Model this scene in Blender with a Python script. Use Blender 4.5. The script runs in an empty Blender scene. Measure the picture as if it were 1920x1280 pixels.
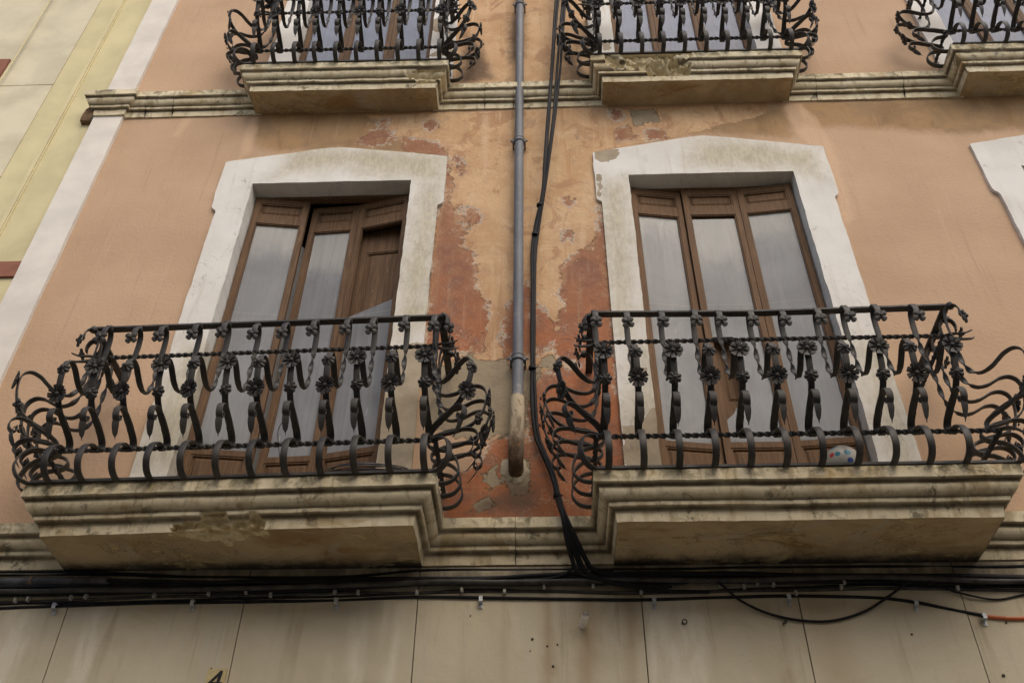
import bpy, bmesh, math, random
import numpy as np
from mathutils import Vector, Matrix, noise as mnoise
R = math.radians
S = bpy.context.scene
COL = S.collection

# ------------------------------------------------------------------ camera, sky, sun, exposure
FPX, PITCH, YAW, ROLL = 1841.43, 0.736469, -0.0432302, 0.0110090
def cam_axes():
    cy, sy, cp, sp = math.cos(YAW), math.sin(YAW), math.cos(PITCH), math.sin(PITCH)
    f = Vector((sy*cp, cy*cp, sp)); r = Vector((cy, -sy, 0)); u = r.cross(f)
    cr, sr = math.cos(ROLL), math.sin(ROLL)
    return cr*r + sr*u, -sr*r + cr*u, f
AX = cam_axes()
CP = Vector((0, -4.4, 1.6))
cam = bpy.data.cameras.new('camera'); camo = bpy.data.objects.new('camera', cam); COL.objects.link(camo)
cam.lens = FPX/1920*36; cam.sensor_width = 36; cam.clip_end = 500; cam.clip_start = 0.05
camo.matrix_world = Matrix(((AX[0].x, AX[1].x, -AX[2].x, CP.x), (AX[0].y, AX[1].y, -AX[2].y, CP.y),
                            (AX[0].z, AX[1].z, -AX[2].z, CP.z), (0, 0, 0, 1)))
S.camera = camo
def ray(x, y):
    return AX[0]*((x-960)/FPX) + AX[1]*(-(y-640)/FPX) + AX[2]
def W(x, y, d=0.0):
    """measured point of the photo -> point d metres in front of the facade plane"""
    v = ray(x, y); return CP + v*((-d - CP.y)/v.y)
def WZ(x, y, z):
    v = ray(x, y); return CP + v*((z - CP.z)/v.z)

SUN_EL, SUN_AZ = R(50), R(155)     # azimuth: 180 = from straight behind the camera (-Y)
wd = bpy.data.worlds.new('World'); S.world = wd; wd.use_nodes = True
nt = wd.node_tree; bg = nt.nodes['Background']
sky = nt.nodes.new('ShaderNodeTexSky'); sky.sky_type = 'NISHITA'; sky.sun_disc = False
sky.sun_elevation = SUN_EL; sky.sun_rotation = SUN_AZ; sky.dust_density = 3.5; sky.air_density = 1.0; sky.ozone_density = 1.0
nt.links.new(sky.outputs[0], bg.inputs[0]); bg.inputs[1].default_value = 0.14
sl = bpy.data.lights.new('sun', 'SUN'); sl.energy = 1.3; sl.angle = R(60); sl.color = (1, .89, .73)
so = bpy.data.objects.new('sun', sl); COL.objects.link(so)
sd = Vector((math.sin(SUN_AZ)*math.cos(SUN_EL), math.cos(SUN_AZ)*math.cos(SUN_EL), math.sin(SUN_EL)))
so.location = sd*20; so.rotation_euler = sd.to_track_quat('Z', 'Y').to_euler()
S.view_settings.view_transform = 'Standard'; S.view_settings.look = 'None'
S.view_settings.gamma = 1; S.view_settings.exposure = 0.27

# ------------------------------------------------------------------ node helper
class NB:
    def __init__(s, name):
        s.m = bpy.data.materials.new(name); s.m.use_nodes = True
        s.t = s.m.node_tree; s.n = s.t.nodes; s.b = s.n['Principled BSDF']
        s.out = s.n['Material Output']
        s.tc = s.n.new('ShaderNodeTexCoord').outputs['Object']
    def link(s, a, b): s.t.links.new(a, b)
    def put(s, sock, v):
        if isinstance(v, bpy.types.NodeSocket): s.link(v, sock)
        elif isinstance(v, tuple) and len(v) == 3 and len(sock.default_value) == 4: sock.default_value = (*v, 1)
        else: sock.default_value = v
    def map(s, sc=(1, 1, 1), loc=(0, 0, 0), v=None):
        k = s.n.new('ShaderNodeMapping'); s.link(v or s.tc, k.inputs[0])
        k.inputs['Scale'].default_value = sc; k.inputs['Location'].default_value = loc; return k.outputs[0]
    def noise(s, scale, detail=5, rough=.55, dist=0, v=None, sc=None, loc=(0, 0, 0)):
        k = s.n.new('ShaderNodeTexNoise'); k.inputs['Scale'].default_value = scale
        k.inputs['Detail'].default_value = detail; k.inputs['Roughness'].default_value = rough
        k.inputs['Distortion'].default_value = dist
        s.link(s.map(sc or (1, 1, 1), loc, v), k.inputs['Vector']); return k.outputs[0]
    def voro(s, scale, feature='F1', out='Distance', sc=(1, 1, 1), rnd=1):
        k = s.n.new('ShaderNodeTexVoronoi'); k.feature = feature; k.inputs['Scale'].default_value = scale
        k.inputs['Randomness'].default_value = rnd
        s.link(s.map(sc), k.inputs['Vector']); return k.outputs[out]
    def math(s, op, a, b=0.0, c=0.0):
        k = s.n.new('ShaderNodeMath'); k.operation = op
        for i, v in enumerate((a, b, c)): s.put(k.inputs[i], v)
        return k.outputs[0]
    def rng(s, v, a, b, lo=0.0, hi=1.0, smooth=True):
        k = s.n.new('ShaderNodeMapRange'); k.interpolation_type = 'SMOOTHSTEP' if smooth else 'LINEAR'
        s.put(k.inputs[0], v)
        for i, x in enumerate((a, b, lo, hi)): k.inputs[i+1].default_value = x
        return k.outputs[0]
    def mix(s, f, a, b):
        k = s.n.new('ShaderNodeMix'); k.data_type = 'RGBA'
        s.put(k.inputs[0], f); s.put(k.inputs[6], a); s.put(k.inputs[7], b); return k.outputs[2]
    def xyz(s):
        k = s.n.new('ShaderNodeSeparateXYZ'); s.link(s.tc, k.inputs[0]); return k.outputs
    def attr(s, name):
        k = s.n.new('ShaderNodeAttribute'); k.attribute_name = name; return k.outputs['Fac']
    def bump(s, h, strength=.3, dist=.01):
        k = s.n.new('ShaderNodeBump'); k.inputs['Strength'].default_value = strength; k.inputs['Distance'].default_value = dist
        s.link(h, k.inputs['Height']); s.link(k.outputs[0], s.b.inputs['Normal']); return k
    def fin(s, col, rough=.8, spec=.3, metal=0.0):
        s.put(s.b.inputs['Base Color'], col); s.put(s.b.inputs['Roughness'], rough)
        s.put(s.b.inputs['Specular IOR Level'], spec); s.put(s.b.inputs['Metallic'], metal); return s.m
def c8(r, g, b, k=1.0):
    f = lambda v: ((v/255+.055)/1.055)**2.4 if v > 10 else v/255/12.92
    return (f(r)*k, f(g)*k, f(b)*k)

# ------------------------------------------------------------------ materials
def mat_wall():
    n = NB('plaster_wall'); x, y, z = n.xyz()
    d1 = n.noise(7, 9, .68, .6); d2 = n.noise(26, 7, .65, .4); big = n.noise(1.1, 4, .5)
    base = n.mix(n.rng(big, .35, .68), (.53, .362, .236), (.46, .308, .195))
    base = n.mix(n.rng(n.noise(3.5, 6, .6, .8), .5, .78), base, (.495, .34, .215))
    # faint trowel sweeps and pale scuffs
    base = n.mix(n.rng(n.noise(2.2, 3, .5, 0, None, (1, 1, 4.5)), .45, .75, 0, .35), base, (.50, .337, .218))
    base = n.mix(n.rng(n.noise(9, 6, .7, 2.0), .735, .76, 0, .45), base, (.62, .50, .40))
    def field(name, a1, a2, w=.05):
        v = n.math('ADD', n.attr(name), n.math('MULTIPLY', n.math('SUBTRACT', d1, .5), a1))
        v = n.math('ADD', v, n.math('MULTIPLY', n.math('SUBTRACT', d2, .5), a2)); return v
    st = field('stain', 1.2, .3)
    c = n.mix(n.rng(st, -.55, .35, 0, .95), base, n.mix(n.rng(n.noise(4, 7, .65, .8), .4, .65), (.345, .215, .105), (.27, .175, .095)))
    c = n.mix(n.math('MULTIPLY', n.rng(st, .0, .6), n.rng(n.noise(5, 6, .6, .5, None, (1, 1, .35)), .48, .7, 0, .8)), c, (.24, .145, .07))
    oc = field('ochre', 1.1, .3)
    oca = n.mix(n.rng(n.noise(2.4, 6, .6, 1.0), .36, .66), (.575, .38, .215), (.48, .295, .155))
    oca = n.mix(n.rng(n.noise(7, 8, .68, 1.8, None, (1, 1, .6), (0, 2, 4)), .50, .64, 0, .45), oca, (.60, .43, .27))
    oca = n.mix(n.rng(n.noise(3.4, 9, .72, 1.0, None, (1, 1, .75), (3, 0, 9)), .55, .60, 0, .7), oca, n.mix(n.rng(d2, .3, .7), (.33, .19, .11), (.40, .215, .105)))
    oca = n.mix(n.rng(n.noise(5, 8, .7, 1.4, None, (1, 1, .8), (7, 3, 2)), .58, .66, 0, .6), oca, (.31, .22, .155))
    wv = n.noise(4.5, 4, .5, 2.6, None, (1, 1, .6), (5, 5, 5))        # tide lines of dried damp
    tl_ = n.math('SUBTRACT', 1, n.rng(n.math('ABSOLUTE', n.math('SUBTRACT', n.math('FRACT', n.math('MULTIPLY', wv, 9)), .5)), 0, .09))
    oca = n.mix(n.math('MULTIPLY', tl_, n.rng(n.noise(2.2, 3, .5, 0, None, None, (1, 5, 1)), .48, .6, 0, .45)), oca, (.38, .20, .09))
    oca = n.mix(n.rng(n.noise(5, 5, .6, .6, None, (3, 1, .18)), .54, .72, 0, .6), oca, (.61, .43, .27))
    oca = n.mix(n.rng(n.noise(6, 5, .6, .5, None, (3.5, 1, .10), (2, 8, 3)), .58, .70, 0, .6), oca, (.42, .22, .10))
    ocm = n.rng(oc, -.08, .08)
    c = n.mix(ocm, c, oca)
    pl = field('pale', 1.8, .8); c = n.mix(n.rng(pl, -.5, .5, 0, .65), c, (.60, .41, .265))
    rd = field('red', 1.9, .9)
    rv = n.mix(n.rng(z, 5.0, 6.6), (.37, .135, .058), (.30, .14, .078))
    rv = n.mix(n.rng(n.noise(5, 8, .65, 1.0), .42, .66), rv, (.235, .115, .075))
    rv = n.mix(n.rng(n.noise(9, 8, .7, 1.5, None, None, (7, 1, 2)), .57, .66, 0, .75), rv, (.36, .20, .115))
    rv = n.mix(n.rng(n.noise(6, 5, .6, .4, None, (4, 1, .3), (1, 0, 4)), .6, .75, 0, .55), rv, (.50, .25, .13))
    rd = n.math('SUBTRACT', rd, n.rng(n.noise(13, 8, .7, .8, None, (1, 1, .7), (2, 2, 8)), .60, .70, 0, .9))
    # thin washes of the old red bleeding through round the bare areas
    c = n.mix(n.math('MULTIPLY', n.rng(rd, -.75, .05), n.rng(n.noise(10, 8, .72, 1.2, None, (1, 1, .8), (4, 4, 1)), .40, .62, 0, .62)), c, (.40, .215, .12))
    c = n.mix(n.math('MULTIPLY', n.rng(rd, -.5, .3), n.rng(n.noise(24, 8, .75, .8, None, (1, 1, .6), (1, 4, 7)), .52, .62, 0, .6)), c, (.60, .42, .26))
    soft = n.rng(n.noise(2.8, 5, .6, .5, None, None, (8, 1, 3)), .42, .58)
    rm = n.math('ADD', n.math('MULTIPLY', n.rng(rd, -.04, .05), n.math('SUBTRACT', 1, soft)), n.math('MULTIPLY', n.rng(rd, -.35, .55), soft))
    rm = n.math('MULTIPLY', rm, n.rng(n.noise(2.6, 8, .7, .8, None, (1.4, 1, .6), (3, 3, 3)), .58, .72, 1, .45))
    rh = n.rng(rd, -.03, .03)
    rv = n.mix(n.rng(n.noise(17, 9, .75, 1.0, None, (1, 1, .7), (9, 9, 1)), .50, .66, 0, .35), rv, (.43, .26, .16))
    rv = n.mix(n.rng(n.noise(34, 7, .7, .6, None, (1, 1, .5), (3, 9, 1)), .56, .66, 0, .3), rv, (.20, .09, .055))
    c = n.mix(rm, c, rv)
    # chalky flaked rims at the border of the layers
    rim = n.math('SUBTRACT', 1, n.rng(n.math('ABSOLUTE', rd), .02, .16))
    rim = n.math('MULTIPLY', rim, n.rng(n.noise(4.5, 4, .6), .44, .54))
    c = n.mix(n.math('MULTIPLY', rim, .85), c, (.66, .55, .43))
    sq = n.math('SUBTRACT', 1, n.rng(n.math('ABSOLUTE', n.math('SUBTRACT', n.noise(11, 3, .5, 2.5), .5)), 0, .012))
    sq = n.math('MULTIPLY', sq, n.math('MULTIPLY', n.rng(n.noise(3.2, 3, .5, 0, None, None, (5, 5, 1)), .52, .62), n.math('MAXIMUM', rm, ocm)))
    c = n.mix(n.math('MULTIPLY', sq, .75), c, (.66, .53, .40))
    gr = field('grey', 1.7, .9)
    gr = n.math('ADD', gr, n.rng(n.math('MULTIPLY', n.math('SUBTRACT', 1, n.rng(z, 4.9, 5.5)), n.noise(8, 8, .72, 1.0, None, None, (4, 8, 8))), .60, .70, 0, 1.2))
    gm = n.rng(gr, -.03, .03)
    gc = n.mix(n.rng(n.noise(8, 8, .65), .35, .7), (.33, .265, .175), (.26, .21, .145))
    gc = n.mix(n.rng(n.noise(3, 4, .6), .5, .7, 0, .6), gc, (.40, .31, .19))
    c = n.mix(gm, c, gc)
    rim2 = n.math('SUBTRACT', 1, n.rng(n.math('ABSOLUTE', n.math('SUBTRACT', gr, -.05)), .0, .05))
    c = n.mix(n.math('MULTIPLY', rim2, n.rng(d2, .35, .6, 0, .8)), c, (.44, .22, .10))
    # hairline cracks and rain marks over everything
    c = n.mix(n.rng(n.noise(9, 6, .6, .2, None, (2.2, 1, .10), (0, 1, 5)), .56, .74, 0, .42), c, (.35, .235, .14))
    c = n.mix(n.rng(n.noise(7, 6, .6, .2, None, (2.2, 1, .08), (3, 1, 0)), .60, .74, 0, .28), c, (.62, .45, .31))
    c = n.mix(n.rng(n.noise(110, 3, .6), .55, .75, 0, .22), c, (.34, .22, .14))
    dk = field('soot', 1.3, .5)
    c = n.mix(n.rng(dk, -.4, .6, 0, .8), c, (.10, .065, .045))
    sp = n.rng(n.noise(60, 3, .6), .69, .72, 0, .5)
    c = n.mix(sp, c, (.30, .17, .09))
    peel = n.math('MAXIMUM', rm, gm)
    h = n.math('ADD', n.math('MULTIPLY', n.noise(45, 6, .6), .25), n.math('MULTIPLY', n.math('SUBTRACT', 1, gm), 1.2))
    h = n.math('ADD', h, n.math('MULTIPLY', n.math('SUBTRACT', 1, rh), .9))
    h = n.math('ADD', h, n.math('MULTIPLY', n.noise(9, 6, .6, 1.0), n.math('MULTIPLY', n.math('MAXIMUM', ocm, peel), .4)))
    h = n.math('ADD', h, n.math('MULTIPLY', n.noise(3, 3, .5), .5))
    n.bump(h, .85, .016)
    return n.fin(c, .88, .2)

def mat_surround(seed):
    n = NB('painted_surround'); x, y, z = n.xyz()
    d1 = n.noise(8, 9, .7, .6, None, None, (seed, 0, 0)); d2 = n.noise(30, 6, .65)
    c = n.mix(n.rng(n.noise(2.5, 6, .6), .35, .7), (.72, .695, .645), (.63, .60, .545))
    # yellow-grey weather stains
    yl = n.math('ADD', n.attr('dirt'), n.math('MULTIPLY', n.math('SUBTRACT', d1, .5), 1.6))
    c = n.mix(n.rng(yl, -.75, .75, 0, .8), c, n.mix(n.rng(n.noise(22, 7, .7, .2, None, (2.2, 1, .6)), .38, .62), (.50, .445, .315), (.36, .31, .205)))
    c = n.mix(n.rng(n.noise(7, 6, .6, .3, None, (3, 1, .25), (seed, 0, 3)), .53, .74, 0, .5), c, (.50, .45, .35))
    c = n.mix(n.rng(n.noise(6, 8, .7, .4, None, (1.6, 1, .8), (seed*2, 0, 3)), .60, .72, 0, .55), c, (.36, .315, .225))
    ba = n.math('ADD', n.attr('bare'), n.math('MULTIPLY', n.math('SUBTRACT', d1, .5), 1.5))
    ba = n.math('ADD', ba, n.math('MULTIPLY', n.math('SUBTRACT', d2, .5), .3))
    ba = n.math('ADD', ba, n.rng(n.noise(7, 8, .7, .5, None, None, (seed*2, 3, 3)), .68, .72, 0, 1.1))
    bm_ = n.rng(ba, -.02, .02)
    gc = n.mix(n.rng(n.noise(6, 7, .6), .35, .7), (.40, .33, .235), (.28, .23, .16))
    c = n.mix(bm_, c, gc)
    rim = n.math('SUBTRACT', 1, n.rng(n.math('ABSOLUTE', n.math('ADD', ba, .05)), 0, .04))
    c = n.mix(n.math('MULTIPLY', rim, .5), c, (.78, .75, .70))
    # hairline cracks
    cr = n.math('SUBTRACT', 1, n.rng(n.math('ABSOLUTE', n.math('SUBTRACT', n.noise(3.2, 3, .6, .8, None, None, (seed*3, 0, 5)), .5)), 0, .0035))
    cr = n.math('MULTIPLY', cr, n.rng(n.noise(1.8, 2, .5, 0, None, None, (seed, 2, 1)), .52, .6))
    c = n.mix(n.math('MULTIPLY', cr, .5), c, (.22, .18, .14))
    h = n.math('ADD', n.math('MULTIPLY', n.math('SUBTRACT', 1, bm_), 1.0), n.math('MULTIPLY', n.noise(40, 5, .6), .25))
    h = n.math('ADD', h, n.math('MULTIPLY', n.noise(6, 4, .55), .6)); h = n.math('SUBTRACT', h, cr)
    n.bump(h, .5, .007)
    return n.fin(c, .85, .25)

def mat_stone(soffit=False, lowfloor=False):
    n = NB('weathered_stone' if not soffit else 'stained_soffit'); x, y, z = n.xyz()
    g = n.noise(3, 7, .65, .5); f = n.noise(18, 8, .68, .4)
    if not soffit:
        c = n.mix(n.rng(g, .35, .68), (.73, .645, .46), (.61, .525, .35))
        c = n.mix(n.rng(n.noise(5, 6, .6, .3, None, (2.5, 2.5, .5)), .5, .72, 0, .7), c, (.36, .26, .13))
        c = n.mix(n.rng(n.noise(8, 6, .65, .5, None, None, (4, 4, 4)), .56, .70, 0, .8), c, (.72, .63, .46))
        c = n.mix(n.rng(n.noise(3.2, 7, .65, .8, None, (1, 1, 1.8), (6, 2, 9)), .53, .68, 0, .65), c, (.40, .275, .12))
        c = n.mix(n.rng(n.noise(16, 5, .6, .2, None, (1.5, 1.5, .12), (2, 2, 2)), .57, .7, 0, .55), c, (.22, .165, .095))
        c = n.mix(n.math('MULTIPLY', n.rng(f, .5, .64), n.rng(n.noise(2.6, 3, .6, 0, None, None, (1, 7, 0)), .46, .62, 0, .8)), c, (.10, .085, .055))
        lich = n.math('MULTIPLY', n.attr('top'), n.rng(n.noise(9, 8, .7, .6), .44, .60))
        c = n.mix(n.math('MULTIPLY', lich, .85), c, (.115, .10, .055))
        c = n.mix(n.math('MULTIPLY', n.attr('top'), n.rng(n.noise(14, 6, .7, .6, None, None, (9, 0, 0)), .58, .66, 0, .7)), c, (.50, .42, .20))
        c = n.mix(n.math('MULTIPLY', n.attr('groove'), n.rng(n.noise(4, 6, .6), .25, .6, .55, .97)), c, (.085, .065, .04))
        c = n.mix(n.rng(n.math('ADD', n.attr('chip'), n.math('MULTIPLY', n.math('SUBTRACT', f, .5), .6)), .3, .5), c, n.mix(n.rng(f, .35, .65), (.70, .60, .39), (.53, .43, .25)))
        h = n.math('ADD', n.math('MULTIPLY', f, .6), n.math('MULTIPLY', n.noise(70, 4, .6), .25)); n.bump(h, .6, .008)
    else:
        c = n.mix(n.rng(g, .35, .68), (.48, .37, .215), (.34, .25, .14))
        c = n.mix(n.rng(n.noise(2.3, 6, .6, .8, None, (1, 2.2, 1), (3, 1, 0)), .5, .72, 0, .85), c, (.28, .16, .055))
        c = n.mix(n.rng(n.noise(4, 7, .65, .9, None, (1, 1.5, 1), (8, 1, 0)), .55, .66, 0, .6), c, (.40, .34, .25))
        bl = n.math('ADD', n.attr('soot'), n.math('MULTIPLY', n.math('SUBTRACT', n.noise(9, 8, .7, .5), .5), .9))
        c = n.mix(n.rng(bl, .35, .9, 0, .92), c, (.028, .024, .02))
        ck = n.math('SUBTRACT', 1, n.rng(n.math('ABSOLUTE', n.math('SUBTRACT', n.noise(3.0, 5, .62, 1.0, None, (1, 1.6, 1), (1, 5, 2)), .52)), 0, .006))
        ck = n.math('MULTIPLY', ck, n.rng(n.noise(2.2, 2, .5, 0, None, None, (9, 2, 2)), .45, .55))
        c = n.mix(n.math('MULTIPLY', ck, .18), c, (.10, .065, .03))
        pt = n.rng(n.noise(3.4, 8, .68, .7, None, (1, 1.7, 1), (7, 5, 2)), .57, .59); c = n.mix(n.math('MULTIPLY', pt, .55), c, n.mix(n.rng(f, .4, .6), (.58, .46, .24), (.36, .25, .11)))
        c = n.mix(n.rng(n.math('ADD', n.attr('chip'), n.math('MULTIPLY', n.math('SUBTRACT', f, .5), .9)), .42, .5), c, n.mix(n.rng(f, .38, .62), (.66, .56, .35), (.38, .28, .14)))
        h = n.math('ADD', n.math('MULTIPLY', f, .5), n.math('MULTIPLY', g, 1.2)); h = n.math('SUBTRACT', h, n.math('ADD', n.math('MULTIPLY', ck, .3), n.math('MULTIPLY', pt, .6))); n.bump(h, .8, .012)
    return n.fin(c, .9, .2)

def mat_iron():
    n = NB('wrought_iron'); g = n.noise(20, 5, .6)
    oi = n.n.new('ShaderNodeObjectInfo')
    c = n.mix(n.rng(g, .4, .7), (.027, .026, .025), (.046, .043, .039))
    c = n.mix(n.rng(n.noise(30, 6, .7, .4), .58, .68, 0, .7), c, (.12, .07, .04))
    c = n.mix(n.rng(n.noise(5, 5, .7, .4), .55, .68, 0, .5), c, (.095, .085, .072))
    c = n.mix(n.math('MULTIPLY', oi.outputs['Random'], .35), c, (.09, .078, .064))
    n.bump(n.noise(55, 4, .6), .35, .003)
    return n.fin(c, n.rng(g, .3, .7, .5, .7), .4, .1)

def mat_wood(a=(.15, .087, .046), b=(.092, .052, .027)):
    n = NB('brown_wood')
    g = n.noise(14, 6, .65, .4, None, (4, 4, .25))
    c = n.mix(n.rng(g, .35, .65), a, b)
    c = n.mix(n.rng(n.noise(5, 7, .7, .5, None, (2, 2, .6)), .55, .7, 0, .7), c, (.25, .155, .08))
    c = n.mix(n.rng(n.noise(40, 6, .7, 0, None, (2, 2, .25)), .66, .7, 0, .7), c, (.42, .34, .26))
    c = n.mix(n.rng(n.noise(2, 3, .5), .5, .75, 0, .5), c, (.07, .035, .018))
    n.bump(g, .4, .003)
    return n.fin(c, .7, .18)

def mat_glass(kind):
    n = NB('dusty_sky_tint_glass')
    oi = n.n.new('ShaderNodeObjectInfo')
    va = n.n.new('ShaderNodeVectorMath'); va.operation = 'ADD'; n.link(n.tc, va.inputs[0])
    cx = n.n.new('ShaderNodeCombineXYZ'); n.link(n.math('MULTIPLY', oi.outputs['Random'], 23.0), cx.inputs[0]); n.link(cx.outputs[0], va.inputs[1])
    pv = va.outputs[0]
    st = n.noise(8, 2, .5, .3, pv, (4, 4, .14)); cl = n.noise(2.2, 5, .6, .8, pv)
    x, y, z = n.xyz()
    zt = n.math('ADD', z, n.math('MULTIPLY', n.math('SUBTRACT', n.noise(5, 8, .72, .2, pv, (1.6, 1, 1.0)), .5), .5))
    zt = n.math('ADD', zt, n.math('MULTIPLY', n.math('SUBTRACT', oi.outputs['Random'], .5), .5))
    up = n.rng(zt, 2.02, 2.32)                 # pale dust left on the upper third of each pane
    lo = (.31, .31, .315) if kind == 'low' else (.28, .315, .41)  # upper panes: reflected blue sky is painted in as a bluish tint
    dust_sky = n.mix(n.rng(cl, .35, .7), lo, tuple(v*.78 for v in lo))
    if kind == 'low':
        dust_sky = n.mix(up, dust_sky, (.44, .43, .40))
        jl = n.math('SUBTRACT', 1, n.rng(n.math('ABSOLUTE', n.math('SUBTRACT', z, 1.70)), .0, .004)); dust_sky = n.mix(n.math('MULTIPLY', jl, .6), dust_sky, (.5, .48, .44))
        dust_sky = n.mix(n.rng(n.noise(11, 5, .6, .2, pv, (2.5, 1, .35), (4, 0, 1)), .66, .70, 0, .45), dust_sky, (.52, .51, .48))
    n.b.inputs['Base Color'].default_value = (1, 1, 1, 1)
    dif = n.n.new('ShaderNodeBsdfDiffuse'); n.link(dust_sky, dif.inputs[0])
    tr = n.n.new('ShaderNodeBsdfTransparent'); tr.inputs[0].default_value = (.82, .85, .84, 1)
    gl = n.n.new('ShaderNodeBsdfGlossy'); gl.inputs['Roughness'].default_value = .06
    fr = n.n.new('ShaderNodeFresnel'); fr.inputs['IOR'].default_value = 1.55
    m1 = n.n.new('ShaderNodeMixShader'); n.link(n.math('MULTIPLY', fr.outputs[0], .75 if kind == 'low' else 1.0), m1.inputs[0]); n.link(tr.outputs[0], m1.inputs[1]); n.link(gl.outputs[0], m1.inputs[2])
    m2 = n.n.new('ShaderNodeMixShader')
    fac = n.rng(st, .3, .75, .62, .78)
    n.link(fac, m2.inputs[0]); n.link(m1.outputs[0], m2.inputs[1]); n.link(dif.outputs[0], m2.inputs[2])
    n.link(m2.outputs[0], n.out.inputs[0]); n.n.remove(n.b)
    return n.m

def mat_curtain():
    n = NB('grey_curtain')
    c = n.mix(n.rng(n.noise(5, 4, .5, 0, None, (3, 1, .1)), .35, .7), (.46, .45, .43), (.36, .355, .35))
    x, y, z = n.xyz()
    c = n.mix(n.rng(n.noise(1.6, 4, .6, 0, None, (.6, 1, 1.6)), .48, .62, 0, .5), c, (.20, .20, .205))
    return n.fin(c, .95, .05)

def mat_panel_wall():
    n = NB('beige_render'); x, y, z = n.xyz()
    c = n.mix(n.rng(n.noise(1.3, 6, .6, .6), .35, .68), (.53, .47, .345), (.455, .395, .28))
    c = n.mix(n.rng(n.noise(1.7, 6, .6, .5, None, (1, 1, 1), (3, 0, 1)), .52, .72, 0, .6), c, (.31, .235, .13))
    streak = n.noise(6, 6, .6, .3, None, (2.2, 1, .16))
    c = n.mix(n.math('MULTIPLY', n.rng(streak, .54, .62), n.rng(n.noise(1.1, 3, .5, 0, None, (1, 1, .5), (1, 0, 0)), .46, .6, 0, .7)), c, (.47, .43, .335))
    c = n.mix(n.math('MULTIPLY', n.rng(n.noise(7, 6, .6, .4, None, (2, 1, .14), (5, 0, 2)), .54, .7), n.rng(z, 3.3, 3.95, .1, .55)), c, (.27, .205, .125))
    c = n.mix(n.attr('drip'), c, n.mix(n.rng(n.noise(14, 6, .6, .3, None, (1, 1, .3)), .4, .65), (.63, .58, .46), (.53, .465, .345)))
    c = n.mix(n.attr('rust'), c, (.29, .19, .095))
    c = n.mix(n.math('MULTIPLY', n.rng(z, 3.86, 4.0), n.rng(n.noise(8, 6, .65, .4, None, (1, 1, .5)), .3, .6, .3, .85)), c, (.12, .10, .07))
    c = n.mix(n.rng(n.noise(45, 5, .7), .66, .71, 0, .35), c, (.20, .16, .11))
    n.bump(n.math('ADD', n.noise(60, 5, .6), n.math('MULTIPLY', n.noise(4, 3, .5), 2)), .25, .004)
    return n.fin(c, .8, .25)

def mat_simple(name, col, rough=.6, spec=.3, var=.2, scale=8, metal=0.0, bump=.0, stretch=(1, 1, 1)):
    n = NB(name); g = n.noise(scale, 6, .6, .3, None, stretch)
    dk = tuple(v*(1-var*1.6) for v in col); lt = tuple(min(1, v*(1+var)) for v in col)
    if bump: n.bump(n.noise(scale*6, 5, .6), bump, .005)
    return n.fin(n.mix(n.rng(g, .32, .7), lt, dk), rough, spec, metal)

def mat_elbow():
    n = NB('clay_pipe'); x, y, z = n.xyz()
    zz = n.math('ADD', z, n.math('MULTIPLY', n.math('SUBTRACT', n.noise(16, 7, .7, 0, None, (1, 1, .4)), .5), .7))
    c = n.mix(n.rng(zz, .10, .46), (.075, .048, .028), (.47, .395, .275))
    c = n.mix(n.rng(n.noise(25, 6, .7, .3), .52, .64, 0, .8), c, (.20, .11, .05))
    c = n.mix(n.rng(n.noise(14, 6, .7, .3, None, (1, 1, .3), (3, 3, 0)), .54, .64, 0, .7), c, (.14, .105, .07))
    n.bump(n.noise(50, 5, .6), .4, .004)
    return n.fin(c, .85, .2)

def mat_pipe():
    n = NB('grey_zinc_pipe'); x, y, z = n.xyz()
    c = n.mix(n.rng(n.noise(7, 7, .65, .3, None, (2, 2, .35)), .36, .66), (.155, .165, .185), (.105, .108, .118))
    c = n.mix(n.rng(n.noise(22, 7, .7, .3, None, (1, 1, .6)), .58, .66, 0, .6), c, (.25, .235, .21))
    zz = n.math('ADD', z, n.math('MULTIPLY', n.math('SUBTRACT', n.noise(18, 7, .7), .5), .9))
    c = n.mix(n.rng(zz, .40, .62), (.42, .36, .26), c)
    return n.fin(c, .6, .4)

def mat_ball():
    n = NB('spotted_ball')
    d = n.voro(19, 'F1', 'Distance', rnd=.3); col = n.voro(19, 'F1', 'Color', rnd=.3)
    k = n.n.new('ShaderNodeSeparateColor'); n.link(col, k.inputs[0])
    a = n.mix(n.rng(k.outputs[0], .34, .36), (.55, .05, .06), (.03, .22, .30))
    a = n.mix(n.rng(k.outputs[0], .66, .68), a, (.05, .09, .30))
    c = n.mix(n.rng(d, .36, .40), a, (.50, .48, .42))
    return n.fin(c, .35, .5)

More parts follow.
